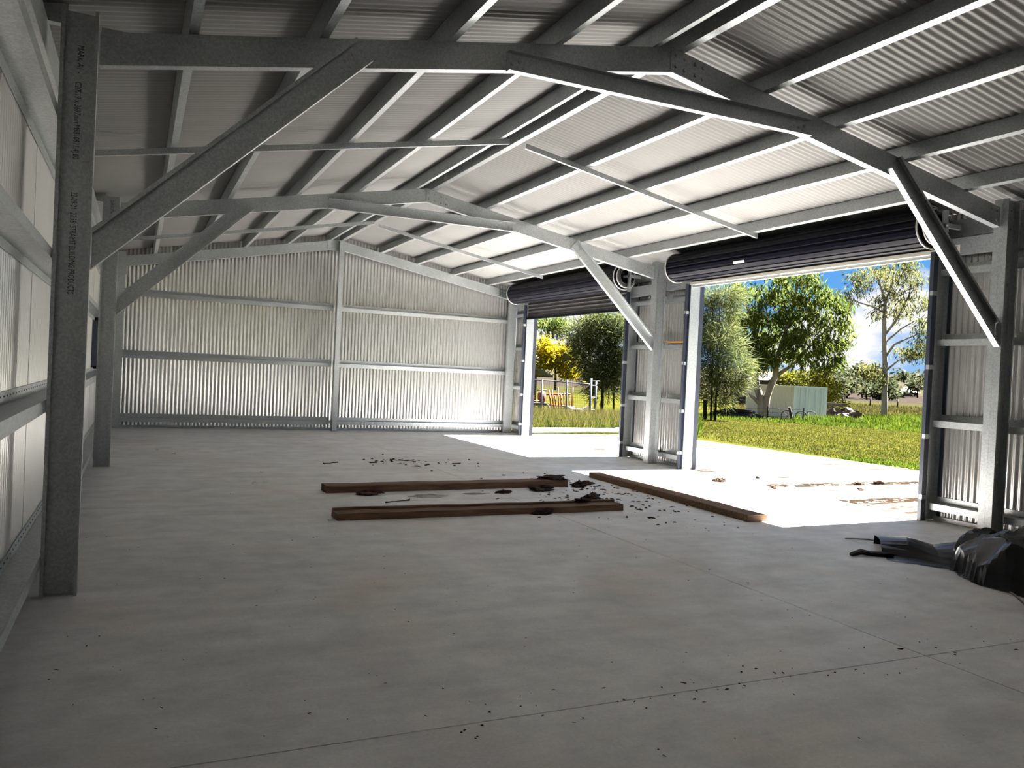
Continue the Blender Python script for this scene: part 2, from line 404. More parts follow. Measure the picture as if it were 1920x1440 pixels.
while y < YB - 0.05:
    w = min(SW, YB - y)
    sh = 0.0015*(i % 2)
    if y + SW > WIN[0] and y < WIN[1]:
        sheet_vertical(y, lambda a: 0.0, lambda a: WIN[2], XL, 0, 'y', wl, waves=w/PW, shift=sh, m=m_wall_l)
        sheet_vertical(y, lambda a: WIN[3], zE, XL, 0, 'y', wl, waves=w/PW, shift=sh, m=m_wall_l)
    else:
        sheet_vertical(y, lambda a: 0.0, zE, XL, 0, 'y', wl, waves=w/PW, shift=sh, m=m_wall_l if y > -2.6 else m_bounce)
    y += SW; i += 1
zER = lambda a: zroof(XRW)
def right_run(y0, y1, zlo):
    y = y0; i = 0
    while y < y1 - 0.06:
        w = min(SW, y1 - y)
        sheet_vertical(y, lambda a: zlo, zER, XRW, 0, 'y', wr, waves=w/PW - 0.4, shift=0.0015*(i % 2), m=m_wall if y > -1.8 else m_bounce); y += SW; i += 1
right_run(YF, D1[0], 0.0); right_run(D1[0], D1[1], DZ+0.1); right_run(D1[1], D2[0], 0.0); right_run(D2[0], D2[1], DZ+0.1); right_run(D2[1], YB, 0.0)
FRONT = lambda x: True
x = XL; i = 0
while x < XRW - 0.05:
    w = min(SW, XRW - x)
    sheet_vertical(x, lambda a: 0.0, lambda a: zroof(a), YB, 0, 'x', wb, waves=w/PW - 0.4, shift=0.0015*(i % 2))
    if FRONT(x): sheet_vertical(x, lambda a: 0.0, lambda a: zroof(a), YF, 0, 'x', wf, waves=w/PW - 0.4, shift=0.0015*(i % 2), m=m_bounce)
    x += SW; i += 1
def strip(name, lo, hi, m=m_galv):
    b = MB(); b.box(lo, hi); o = part(name, b, m, None); tag(o, kind='structure'); return o
strip('baseboard_back', (-0.2, YB-0.03, 0.0), (WD+0.3, YB-0.014, 0.045))
strip('baseboard_left', (XL+0.012, -2.55, 0.0), (XL+0.03, YB-0.05, 0.045))
for a, b_ in ((-3.0, D1[0]-0.06), (D1[1]+0.06, D2[0]-0.06), (D2[1]+0.06, YB-0.05)):
    strip('baseboard_right', (XRW-0.04, a, 0.0), (XRW-0.014, b_, 0.05))

# roof ---------------------------------------------------------------------
ce = empty('ceiling'); tag(ce, kind='structure')
def roof_sheet_mesh(side):
    b = MB(); k = NW*8 + 6
    for i in range(k+1):
        yy = i*PW/8; d = AM*math.cos(2*PI*i/8)
        for xx in ((XL-0.12, XR) if side < 0 else (XR, XRW+0.12)):
            n = nL if side < 0 else nR
            z = ZL + TOP + 0.009 + S*(xx if side < 0 else WD-xx)
            b.v.append((xx + n.x*d, yy, z + n.z*d))
    for i in range(k): b.f.append((2*i, 2*i+1, 2*i+3, 2*i+2))
    return b.mesh('roof_sheet', True, False)
RM = {-1: roof_sheet_mesh(-1), 1: roof_sheet_mesh(1)}; RMF = {-1: roof_sheet_mesh(-1), 1: roof_sheet_mesh(1)}
y = YF; i = 0
while y < YB - 0.01:
    for sd_ in (-1, 1):
        o = link('roof_sheet', RM[sd_] if y > -3.3 else RMF[sd_], m_roof if y > -3.3 else m_bounce, ce, (0, y, 0.0016*(i % 2)))  # roof sheets behind the camera take the added bounce white
    y += SW; i += 1
b = MB()
b.add([(XR-0.22, YF, zroof(XR-0.22)+0.02), (XR, YF, zroof(XR)+0.03), (XR+0.22, YF, zroof(XR-0.22)+0.02), (XR-0.22, YB+.1, zroof(XR-0.22)+0.02), (XR, YB+.1, zroof(XR)+0.03), (XR+0.22, YB+.1, zroof(XR-0.22)+0.02)], [(0,1,4,3),(1,2,5,4)])
part('ridge_cap', b, m_roof, ce, fix=False)

# frames -------------------------------------------------------------------
FR = {0: ('nearest', 'the nearest frame'), 1: ('middle', 'the middle frame'), 2: ('back', 'the back wall frame')}
def column(x_in, side, y, label, double=False, rev=False):
    """C200 post; side -1: section runs from x_in to x_in-0.2; web plane at y, flanges towards the camera"""
    root = empty('steel_column', (x_in + side*0.1, y, 0)); tag(root, label, 'column', 'shed columns')
    b = MB(); x0 = min(x_in, x_in + side*0.2)
    b.prism(cprof(0.2, 0.076, 0.021), EX, EY if rev else -EY, EZ, V(x0, y, 0), 0.0, HC)
    part('channel', b, m_galv, root)
    if double:
        b = MB(); b.prism(cprof(0.2, 0.076, 0.021), EX, EY, EZ, V(x0, y+0.0012, 0), 0.0, HC)
        part('channel', b, m_galv, root)
    yb = y - 0.0005 if not rev else y - 0.0005
    # base cleat
    if not rev:
        b = MB(); b.box((x0+0.024, y-0.05, 0.0), (x0+0.176, y-0.003, 0.006)); b.box((x0+0.024, y-0.008, 0.006), (x0+0.176, y-0.0035, 0.085))
        part('base_cleat', b, m_plate, root)
        for dx in (0.055, 0.145): bolt(root, (x0+dx, y-0.009, 0.05))
        for z in (HC-0.10, HC-0.30):
            for dx in (0.045, 0.155): bolt(root, (x0+dx, y-0.0035, z))
        bolt(root, (x0+0.15, y-0.0035, 0.78)); bolt(root, (x0+0.05, y-0.0035, 0.78))
        bolt(root, (x0+0.155, y-0.0035, 2.66))
        for dz, dx in ((0, 0.158), (-0.075, 0.135), (-0.15, 0.158)):
            bolt(root, (x0+dx if side < 0 else x0+0.2-dx, y-0.0035, 2.13+dz))
    return root
colL0 = column(0, -1, Y0, 'tall galvanised column with black stencilled print, nearest on the left wall')
colL1 = column(0, -1, Y1, 'galvanised column on the left wall under the middle frame, half hidden by the brace')
colL2 = column(0, -1, Y2, 'galvanised column in the back left corner against the corrugated wall', rev=True)
colR0 = column(WD, 1, Y0, 'dark back-to-back column right of the near roller door, behind the black plastic', True)
colR1 = column(WD, 1, Y1, 'back-to-back galvanised column on the pier between the two roller doors', True)
colR2 = column(WD, 1, Y2, 'galvanised column in the back right corner beside the far roller door', rev=True)
for c_, y_ in ((colL0, Y0), (colL1, Y1)):
    b = MB(); b.box((-0.33, y_+0.004, 3.47), (-0.17, y_+0.008, 3.585)); b.box((-0.33, y_+0.004, 3.466), (-0.19, y_+0.07, 3.47))
    part('eave_bracket', b, m_plate, c_)
    for z in (3.50, 3.53, 3.56): bolt(c_, (-0.212, y_+0.003, z))
# stencilled print reading down the near-left column
def print_on_column(s, x, ztop, length, y, parent, size=0.050):
    me = text_mesh(s, size); w = max(v.co.x for v in me.vertices)
    me.transform(Matrix.Diagonal((length/w, 1, 1, 1)))
    return link('stencil_print', me, m_ink, parent, (x, y-0.0038, ztop), (PI/2, PI/2, 0))
print_on_column('MARK A1 -', -0.112, 3.35, 0.17, Y0, colL0)
print_on_column('C20019 x 3697mm M9810811.4J.00', -0.118, 3.13, 0.47, Y0, colL0)
print_on_column('22-09-21  22:55  STRAMIT BUILDING PRODUCTS', -0.118, 2.46, 0.62, Y0, colL0)
print_on_column('22-09-21 STRAMIT BUILDING', -0.11, 3.50, 0.36, Y1, colL1)
print_on_column('C20019 x 3697mm', WD+0.05, 3.36, 0.22, Y1, colR1)
print_on_column('22-09-21  22:55  STRAMIT BUILDING PRODUCTS', WD+0.05, 2.9, 0.62, Y1, colR1)
print_on_column('C20019 x 3697mm STRAMIT BUILDING', WD+0.05, 0.95, 0.5, Y1, colR1)

def rafter(y, side, label, rev=False):
    yr = y + 0.008
    root = empty('roof_rafter', (XR + side*XR/2, yr, ZL + 0.4)); tag(root, label, 'rafter', 'shed rafters')
    b = MB()
    if side < 0:
        b.prism(cprof(0.2, 0.076, 0.02), nL, EY, eL, V(0, yr, ZL), 0, 1, (V(0.006,0,0), EX), (V(XR-0.0015,0,0), EX))
    else:
        b.prism(cprof(0.2, 0.076, 0.02), nR, EY, eR, V(WD, yr, ZL), 0, 1, (V(XR+0.0015,0,0), EX), (V(WD-0.006,0,0), EX))
    part('channel', b, m_galv, root)
    return root
def plate(name, pts, y0, y1, m, parent):
    b = MB(); n = len(pts)
    b.add([(x, y0, z) for x, z in pts] + [(x, y1, z) for x, z in pts], [tuple(range(n)), tuple(range(n, 2*n))[::-1]] + [(i, n+i, n+(i+1) % n, (i+1) % n) for i in range(n)])
    return part(name, b, m, parent)
zr = lambda x: ZL + S*(x if x < XR else WD-x)
VT = 0.2/cA
for k, y in ((0, Y0), (1, Y1)):
    nm, ph = FR[k]
    rl = rafter(y, -1, 'galvanised rafter of %s rising from the left wall to the ridge' % ph)
    rr = rafter(y, 1, 'galvanised rafter of %s falling from the ridge to the roller door wall' % ph)
    # apex plate and eave plate in front of the web
    yp0, yp1 = y+0.003, y+0.0078
    xa, xb = XR-0.02, XR+0.38
    pl = [(xa, zr(xa)+0.004), (XR, zr(XR)+0.004), (xb, zr(xb)+0.006), (xb+0.0, zr(xb)+VT-0.006), (XR+0.03, zr(XR+.03)+VT-0.004), (xa, zr(xa)+VT-0.004)]
    plate('apex_plate', pl, yp0, yp1, m_plate, rr)
    for dx in (0.05, 0.14, 0.25, 0.33):
        for dz in (0.055, 0.15):
            bolt(rr, (xa+dx, yp0, zr(xa+dx)+dz))
    plate('eave_plate', [(0.012, ZL+0.02), (0.34, zr(0.34)+0.012), (0.31, zr(0.31)+VT-0.004), (0.16, zr(0.16)+VT-0.002), (0.012, zr(0)+VT+0.03)], yp0, yp1, m_plate, rl)
    for dx, dz in ((0.10, 0.16), (0.25, 0.165), (0.13, 0.05), (0.28, 0.055)): bolt(rl, (dx, yp0, zr(dx)+dz))
    for dx, dz in ((0.06, 0.05), (0.14, 0.05), (0.06, 0.15), (0.14, 0.15)): bolt(rr, (WD-dx, y+0.0078, zr(WD-dx)+dz))
    # knee braces: C180 opening towards the camera
    for side in (-1, 1):
        e = V(-side, 0, 0.953).normalized(); n = V(side*0.953, 0, 1).normalized()
        root = empty('knee_brace', (XR + side*3.4, y, 2.8))
        tag(root, 'diagonal knee brace of %s, bolted to the %s' % (ph, 'left wall column' if side < 0 else 'right wall column' if k == 0 else 'pier column'), 'brace', 'knee braces')
        b = MB(); p0 = V(0 if side < 0 else WD, y+0.0025, 1.99)
        b.prism(cprof(0.184, 0.062, 0.024), n, -EY, e, p0, 0, 2.345, (V(0.004 if side < 0 else WD-0.004, 0, 0), EX))
        part('channel', b, m_galv, root)
        for a_, d_ in ((2.27, 0.06), (2.27, 0.12), (2.20, 0.06), (2.20, 0.12)):
            q = p0 + e*a_ + n*d_; bolt(root, (q.x, y-0.001, q.z))
    # apex tie
    root = empty('tie_beam', (XR, y, 3.82)); tag(root, 'horizontal tie beam across the rafters of %s below the ridge' % ph, 'beam', 'tie beams')
    b = MB(); b.prism(cprof(0.15, 0.064, 0.006), EZ, -EY, EX, V(2.722, y+0.0022, 3.746), 0, 3.005)
    part('channel', b, m_galv, root)
    for xx in (2.80, 5.65):
        for dx, dz in ((-0.03, 0.05), (0.03, 0.075), (0.02, 0.03)): bolt(root, (xx+dx, y-0.001, 3.746+dz+0.02))
# back frame: rafters, mullion, corner brackets
rbl = rafter(Y2+0.03, -1, 'galvanised rafter along the back wall, left half below the ridge')
rbr = rafter(Y2+0.03, 1, 'galvanised rafter along the back wall, right half below the ridge')
plate('corner_plate', [(WD-0.02, 3.30-0.12), (WD+0.19, 3.10), (WD+0.19, 3.48), (WD-0.02, zr(WD-.02)+VT), (WD-0.28, zr(WD-.28)+VT), (WD-0.28, zr(WD-.28)+0.01), (WD-0.03, zr(WD)+0.0)], Y2-0.006, Y2-0.001, mat('dark_plate', (0.10, 0.12, 0.125), 0.5, 0.7), rbr)
for dx, dz in ((-0.24, 0.05), (-0.24, 0.15), (-0.14, 0.05), (-0.14, 0.15), (0.03, 0.17), (0.03, -0.07), (0.15, -0.07)): bolt(rbr, (WD+dx, Y2-0.006, zr(min(WD+dx, WD))+dz))
plate('corner_plate', [(-0.19, 3.08), (0.03, 3.08), (0.05, zr(0)+0.0), (0.28, zr(.28)+0.01), (0.28, zr(.28)+VT), (0.0, zr(0)+VT), (-0.19, 3.46)], Y2-0.006, Y2-0.001, m_plate, rbl)
for dx, dz in ((0.24, 0.05), (0.24, 0.15), (0.14, 0.05), (0.14, 0.15), (-0.04, 0.15), (-0.04, -0.07)): bolt(rbl, (dx, Y2-0.006, zr(max(dx, 0))+dz))
mu = empty('mullion_column', (4.29, 12.35, 0)); tag(mu, 'slim galvanised mullion standing in the middle of the back wall under the ridge', 'column')
b = MB(); b.prism(cprof(0.15, 0.105, 0.018), EY, EX, EZ, V(4.235, 12.30, 0), 0, 4.21); part('channel', b, m_galv, mu)
b = MB(); b.box((3.99, Y2+0.024, 4.0), (4.23, Y2+0.03, 4.22)); part('apex_plate', b, m_plate, mu)

# purlins -------------------------------------------------------------------
ordn = ['lowest', 'second', 'third', 'fourth', 'topmost']
for k, xe in enumerate((0.57, 1.398, 2.322, 3.205, 4.095)):
    root = MB(); p = V(xe, 0, ZL + 0.21 + S*xe) - eL*0.064
    root.prism(cprof(0.15, 0.064, 0.016), nL, eL, EY, p, YF, YB-0.03)
    o = part('roof_purlin', root, m_galv, None)
    tag(o, ['lowest roof purlin on the left slope, above the left wall', 'second roof purlin up from the left wall', 'third roof purlin up from the left wall', 'fourth roof purlin up, one below the ridge on the left slope', 'galvanised ridge purlin on the left side of the ridge'][k], 'purlin', 'roof purlins')
RP = []
for k, xe in enumerate((4.352, 5.268, 6.142, 7.05, 7.94)):
    root = MB(); p = V(xe, 0, ZL + 0.21 + S*(WD-xe)) - eR*0.064
    root.prism(cprof(0.15, 0.064, 0.016), nR, eR, EY, p, YF, YB-0.03)
    o = part('roof_purlin', root, m_galv, None); RP.append(o)
    tag(o, ['ridge purlin on the right side of the ridge, carrying a small white sticker', 'first roof purlin below the ridge on the right slope', 'second roof purlin below the ridge on the right slope', 'third roof purlin below the ridge on the right slope', 'lowest roof purlin on the right slope, just above the door rolls'][k], 'purlin', 'roof purlins')
pq = V(4.352, 5.72, ZL + 0.21 + S*(WD-4.352)) - eR*0.0655 + nR*0.075
b = MB()
b.add([pq + EY*a + nR*c - eR*d for d in (0, 0.0006) for a, c in ((-0.07, -0.035), (0.07, -0.035), (0.07, 0.035), (-0.07, 0.035))], [(0,1,2,3),(7,6,5,4),(0,4,5,1),(1,5,6,2),(2,6,7,3),(3,7,4,0)])
tag(part('sticker', b, m_label, RP[0]), 'small white sticker')
# bridging battens
for yb_, nm in ((3.15, 'between the nearest and middle frames'), (9.68, 'between the middle frame and the back wall')):
    for side in (-1, 1):
        b = MB(); off = 0.146
        if side < 0: b.prism(uprof(0.06, 0.032, 0.002), nL, EY, eL, V(0, yb_, ZL+off), 0, 1, (V(-0.17,0,0), EX), (V(4.17 if yb_ < 5 else 4.30,0,0), EX))
        else: b.prism(uprof(0.06, 0.032, 0.002), nR, EY, eR, V(WD, yb_, ZL+off), 0, 1, (V(4.385,0,0), EX), (V(7.96,0,0), EX))
        o = part('bridging_batten', b, m_galv, None)
        tag(o, 'thin bridging batten under the %s roof purlins %s' % ('left' if side < 0 else 'right', nm), 'batten', 'bridging battens')

# girts -----------------------------------------------------------------------
def zgirt_y(x_in, sgn, z, y0, y1, upflip, label, parent=None, D=0.148, F=0.072):
    """Z girt along Y: web horizontal from x_in outwards (sgn), inner flange down, outer flange up (flipped if upflip)"""
    b = MB(); v = EZ*(-1 if upflip else 1)
    b.prism(zprof(D, F), EX*sgn, v, EY, V(x_in, 0, z), y0, y1)
    # pre-punched slots along the outer flange are marked by small recesses
    o = part('wall_girt', b, m_galv, parent)
    tag(o, label, 'girt', 'wall girts'); return o
m_slot = mat('dark_slot', (0.015, 0.015, 0.015), 0.9)
def slots(o, x, z, y0, y1, step=0.12):
    b = MB(); y = y0
    while y < y1:
        b.box((x-0.0008, y-0.012, z-0.004), (x+0.0008, y+0.012, z+0.004)); y += step
    tag(part('slot_row', b, m_slot, o), kind='stuff')
gl = zgirt_y(-0.202, -1, 0.25, YF+.05, YB-.03, False, 'lowest wall girt along the left wall near the floor'); slots(gl, -0.3455, 0.295, -4, 2.5)
gl = zgirt_y(-0.202, -1, 1.19, YF+.05, YB-.03, False, 'second wall girt along the left wall, at waist height'); slots(gl, -0.3455, 1.235, -4, 2.5)
zgirt_y(-0.202, -1, 2.045, YF+.05, YB-.03, True, 'third wall girt along the left wall, above head height', F=0.055)
zgirt_y(-0.202, -1, 2.885, YF+.05, YB-.03, True, 'top wall girt along the left wall, below the eave')
b = MB(); b.prism(cprof(0.2, 0.06, 0.018), EZ, -EX, EY, V(-0.275, 0, 3.265), YF+.05, YB-.03)
tag(part('eave_purlin', b, m_galv, None), 'eave purlin along the top of the left wall', 'purlin')
b = MB(); b.prism(cprof(0.2, 0.06, 0.018), EZ, EX, EY, V(WD+0.275, 0, 3.265), YF+.05, YB-.03)
tag(part('eave_purlin', b, m_galv, None), 'dark eave purlin above the roller doors', 'purlin')
segs = (((YF+.05, D1[0]-0.055), 'on the wall right of the near roller door'), ((D1[1]+0.055, Y1-0.08), 'on the pier right of the column between the doors'), ((Y1+0.08, D2[0]-0.055), 'on the pier left of the column between the doors'), ((D2[1]+0.055, YB-0.03), 'in the narrow bay left of the far roller door'))
for (a, c), where in segs:
    if where.startswith('on the wall'):
        pass
    for z, hn, fl_ in ((0.205, 'lowest', False), (1.16, 'middle', False), (2.095, 'upper', False), (2.90, 'top', False)):
        zgirt_y(WD+0.204, 1, z, a, c, fl_, '%s short wall girt %s' % (hn, where))
b = MB(); b.box((WD+0.22, D1[1]+0.08, 2.125), (WD+0.30, Y1-0.09, 2.155))
tag(part('timber_batten', b, m_orange, None), 'orange timber offcut lying on the upper girt between the doors', 'timber')
# header channels over the doors, passing behind the rolls
for (a, c), nm in (((-0.6, 6.2), 'near'), ((6.40, 12.38), 'far')):
    b = MB(); b.prism(cprof(0.19, 0.07, 0.02), EZ, EX, EY, V(WD+0.196, 0, 3.05 if nm == 'near' else 3.0), a, c)
    o = part('header_beam', b, m_galv, None); tag(o, 'deep galvanised header beam above the %s roller door' % nm, 'beam')
    if nm == 'near':
        b = MB(); b.box((WD+0.1945, 0.60, 3.065), (WD+0.1955, 0.755, 3.165)); lb = part('warning_label', b, m_label, o); tag(lb, 'white warning label')
        b = MB()
        for q, wq in ((3.142, .10), (3.127, .07)): b.box((WD+0.1938, 0.68-wq/2, q), (WD+0.1945, 0.68+wq/2, q+0.006))
        part('label_print', b, m_ink, lb)
        b = MB(); b.box((WD+0.1938, 0.63, 3.098), (WD+0.1945, 0.72, 3.106)); b.box((WD+0.1938, 0.62, 3.078), (WD+0.1945, 0.735, 3.088)); part('label_print', b, m_red, lb)
# back wall girts
for z, hn in ((0.205, 'lowest'), (1.50, 'middle'), (2.76, 'top')):
    for x0, x1, hf in ((-0.2, 4.21, 'left'), (4.36, WD+0.18, 'right')):
        b = MB(); b.prism(zprof(0.15, 0.08), EY, EZ, EX, V(0, 12.555, z), x0, x1)
        tag(part('wall_girt', b, m_galv, None), '%s girt on the %s half of the back wall' % (hn, hf), 'girt', 'wall girts')

# door jambs ---------------------------------------------------------------------
def jamb(y, sgn, label):
    """sgn +1: opening lies on +y side"""
    root = empty('jamb_post', (WD+0.25, y, 0)); tag(root, label, 'door jamb', 'roller door jambs')
    b = MB(); b.prism(cprof(0.19, 0.055, 0.012), EX, -EY*sgn, EZ, V(WD+0.165, y, 0), 0, DZ+0.16); part('stud', b, m_galv, root)
    b = MB(); b.box((WD+0.356, min(y-sgn*0.09, y+sgn*0.004), 0), (WD+0.438, max(y-sgn*0.09, y+sgn*0.004), DZ)); part('flashing', b, m_flash, root)
    # guide track: a slot for the curtain edge
    b = MB(); b.prism(uprof(0.07, 0.05, 0.003), EX, EY*sgn, EZ, V(WD+0.09, y-sgn*0.052, 0), 0, DZ-0.02); part('guide_track', b, m_flash, root)
    for z in (0.25, 0.95, 1.75, 2.6):
        b = MB(); b.box((WD+0.085, min(y-sgn*0.06, y-sgn*0.02), z), (WD+0.165, max(y-sgn*0.06, y-sgn*0.02), z+0.05))
        part('track_bracket', b, m_plate, root)
    return root
jamb(D1[1], -1, 'bright galvanised left jamb of the near roller door')
jamb(D1[0], 1, 'right jamb of the near roller door beside the dark column')
jamb(D2[1], -1, 'left jamb of the far roller door, near the back corner')
jamb(D2[0], 1, 'right jamb of the far roller door on the pier between the doors')

# roller doors -------------------------------------------------------------------
def roller(y0, y1, zc, xc, R, zbot, label, op):
    root = empty('roller_shutter', (xc, (y0+y1)/2, zc)); tag(root, label, 'roller door')
    b = MB(); ribs = 17; prof = []
    for k in range(ribs):
        for f, r in ((0.0, R-0.013), (0.10, R), (0.62, R), (0.72, R-0.013)):
            t = 2*PI*(k+f)/ribs; prof.append((r*math.cos(t), r*math.sin(t)))
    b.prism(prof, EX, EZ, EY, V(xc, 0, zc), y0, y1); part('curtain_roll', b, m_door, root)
    # hanging curtain: ribbed sheet
    b = MB(); xcu = xc + R - 0.012; z = zbot; zs = []
    i = 0
    while z < zc:
        zs += [(z, 0.0), (z+0.048, 0.0), (z+0.056, 0.014), (z+0.07, 0.014)]; z += 0.078
    for t_ in (0.0, 0.002):
        o = len(b.v)
        for q, d in zs: b.v += [(xcu-d+t_, op[0]-0.04, q), (xcu-d+t_, op[1]+0.04, q)]
        for i in range(len(zs)-1): b.f.append((o+2*i, o+2*i+1, o+2*i+3, o+2*i+2))
    part('curtain', b, m_curtain, root, fix=False)
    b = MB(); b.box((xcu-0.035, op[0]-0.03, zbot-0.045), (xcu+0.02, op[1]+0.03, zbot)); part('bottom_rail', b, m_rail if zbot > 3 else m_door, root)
    for yy in (y0, y1):
        b = MB(); pts = [(xc+(R+0.004)*math.cos(t), yy, zc+(R+0.004)*math.sin(t)) for t in [2*PI*k/40 for k in range(41)]]
        b.tube(pts, 0.011, 6, False); part('end_ring', b, m_ring, root, True)
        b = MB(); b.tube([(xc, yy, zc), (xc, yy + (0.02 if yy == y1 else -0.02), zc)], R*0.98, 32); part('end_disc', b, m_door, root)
    b = MB(); b.tube([(xc, y0-0.22, zc), (xc, y1+0.15, zc)], 0.02, 10); part('axle', b, m_plate, root)
    # support bracket on the chain end
    b = MB(); b.box((xc-0.02, y0-0.20, zc-0.28), (xc+0.02, y0-0.15, zc+0.17)); b.box((xc-0.02, y0-0.2, zc-0.025), (WD+0.2, y0-0.16, zc+0.025)); b.box((xc-0.035, y0-0.16, zc-0.02), (xc-0.02, y0+0.005, zc+0.02))
    part('support_bracket', b, m_galv, root)
    b = MB(); b.box((xc-0.02, y1+0.03, zc-0.02), (WD+0.2, y1+0.07, zc+0.03)); part('support_bracket', b, m_galv, root)
    # hand chain wheel with its chain heaped around the rim
    wh = MB(); sp_ = MB(); yw = y0-0.055
    pts = [(xc+0.20*math.cos(t), yw, zc+0.20*math.sin(t)) for t in [2*PI*k/36 for k in range(37)]]
    wh.tube(pts, 0.012, 6, False)
    for k in range(4):
        t = PI/4+k*PI/2; sp_.tube([(xc, yw, zc), (xc+0.2*math.cos(t), yw, zc+0.2*math.sin(t))], 0.008, 6)
    w = part('chain_wheel', wh, m_ring if zbot < 3 else m_ring, root, True)
    part('spokes', sp_, m_door, w)
    ch = MB(); rnd = random.Random(5)
    for ring, (rr_, dy) in enumerate(((0.165, -0.02), (0.19, -0.035), (0.145, -0.03))):
        n = int(2*PI*rr_/0.036)
        for k in range(n):
            t = 2*PI*k/n; c = V(xc+rr_*math.cos(t), yw+dy, zc+rr_*math.sin(t)); tg = V(-math.sin(t), 0, math.cos(t)); nn = V(math.cos(t), 0, math.sin(t))
            side = nn if k % 2 else EY
            side = (side + EY*rnd.uniform(-.3, .3) + nn*rnd.uniform(-.3, .3)).normalized()
            pts = [c + tg*0.024*math.cos(q) + side*0.011*math.sin(q) for q in [2*PI*i/8 for i in range(9)]]
            ch.tube(pts, 0.0035, 4, False)
    tag(part('chain', ch, m_chain, w, False), kind='stuff')
    return root
rd1 = roller(0.80, 5.60, 3.355, WD-0.035, 0.235, 3.13, 'black roller door rolled fully up over the near right doorway', D1)
rd2 = roller(7.22, 11.98, 3.355, WD-0.035, 0.235, 2.80, 'black roller door over the far doorway with its ribbed curtain hanging partly down', D2)
b = MB(); a_ = math.radians(205); xc = WD-0.035
px_, pz_ = xc+0.238*math.cos(a_), 3.355+0.238*math.sin(a_)
tx, tz = -math.sin(a_), math.cos(a_)
b.add([(px_+tx*s*0.02, yy, pz_+tz*s*0.02) for s in (-1, 1) for yy in (3.68, 3.92)], [(0,1,3,2)])
tag(part('maker_label', b, m_label, rd1, fix=False), 'small pale label')

# window in the left wall beyond the middle column ------------------------------------
wn = empty('window_1', (XL, 9.3, 1.24)); tag(wn, kind='structure')
b = MB()
for lo, hi in (((WIN[0], WIN[2]), (WIN[1], WIN[2]+0.04)), ((WIN[0], WIN[3]-0.04), (WIN[1], WIN[3])), ((WIN[0], WIN[2]), (WIN[0]+0.04, WIN[3])), ((WIN[1]-0.04, WIN[2]), (WIN[1], WIN[3])), ((9.28, WIN[2]), (9.32, WIN[3]))):
    b.box((XL-0.03, lo[0], lo[1]), (XL+0.07, hi[0], hi[1]))
part('window_frame', b, m_alu, wn)
b = MB(); b.box((XL+0.0, WIN[0]+0.03, WIN[2]+0.03), (XL+0.004, WIN[1]-0.03, WIN[3]-0.03)); part('pane', b, m_glass, wn)

# ------------------------------------------------------------------ things on the floor
def plank(name, c0, c1, wd, ht, label, group=None, warp=0.006, seed=0, notch=False):
    """sawn timber lying flat: centre line c0->c1"""
    c0, c1 = V(*c0, 0), V(*c1, 0); e = (c1-c0).normalized(); s = V(-e.y, e.x, 0); L = (c1-c0).length
    rnd = random.Random(seed); n = 14; b = MB()
    for i in range(n+1):
        p = c0 + e*(L*i/n); w0 = wd/2 + rnd.uniform(-warp, warp); w1 = wd/2 + rnd.uniform(-warp, warp)
        h = ht + rnd.uniform(-warp, warp)*0.7; ch = 0.008
        prof = [(-w0, 0.001), (w1, 0.001), (w1, h-ch), (w1-ch, h), (-w0+ch, h), (-w0, h-ch)]
        if notch: prof = [(-w0, 0.001), (w1, 0.001), (w1, h), (w1-0.05, h), (w1-0.055, h-0.022), (-w0+ch, h-0.022), ]
        for a, z in prof: b.v.append(tuple(p + s*a + EZ*z))
    m = 6
    for i in range(n):
        for k in range(m): b.f.append((i*m+k, i*m+(k+1) % m, (i+1)*m+(k+1) % m, (i+1)*m+k))
    b.f.append(tuple(range(m))[::-1]); b.f.append(tuple(n*m+k for k in range(m)))
    o = part(name, b, m_timber, None); tag(o, label, 'timber', group); return o
plank('timber_beam', (2.30, 3.78), (5.55, 3.95), 0.24, 0.085, 'brown sawn timber lying on the floor, the farther of the two parallel beams', 'loose timbers', seed=1)
plank('timber_beam', (2.06, 2.13), (5.28, 2.16), 0.24, 0.09, 'brown grooved timber lying on the floor, nearer of the two parallel beams', 'loose timbers', seed=2, notch=True)
plank('timber_beam', (6.50, 4.68), (6.43, 1.17), 0.27, 0.075, 'long flat timber lying along the edge of the sun patch by the near doorway', 'loose timbers', seed=3)

def lump(name, p, r, m, seed, flat=0.45, label=None, cat=None, group=None, elong=1.0, ang=0.0):
    bm = bmesh.new(); bmesh.ops.create_icosphere(bm, subdivisions=3 if r > 0.05 else 2, radius=1)
    rnd = random.Random(seed); off = V(rnd.uniform(0, 50), rnd.uniform(0, 50), rnd.uniform(0, 50))
    for v in bm.verts:
        v.co *= 1 + 0.75*noise.noise(v.co*1.9 + off) + 0.55*noise.noise(v.co*5 + off)
        c = v.co.copy(); x, y = c.x*elong, c.y/math.sqrt(elong)
        v.co = V((x*math.cos(ang) - y*math.sin(ang))*r, (x*math.sin(ang)+y*math.cos(ang))*r, max(c.z+0.55, 0.0)*r*flat)
    me = bpy.data.meshes.new(name); bm.to_mesh(me); bm.free()
    o = link(name, me, m, None, (p[0], p[1], p[2] if len(p) > 2 else 0.0)); tag(o, label, cat, group); return o
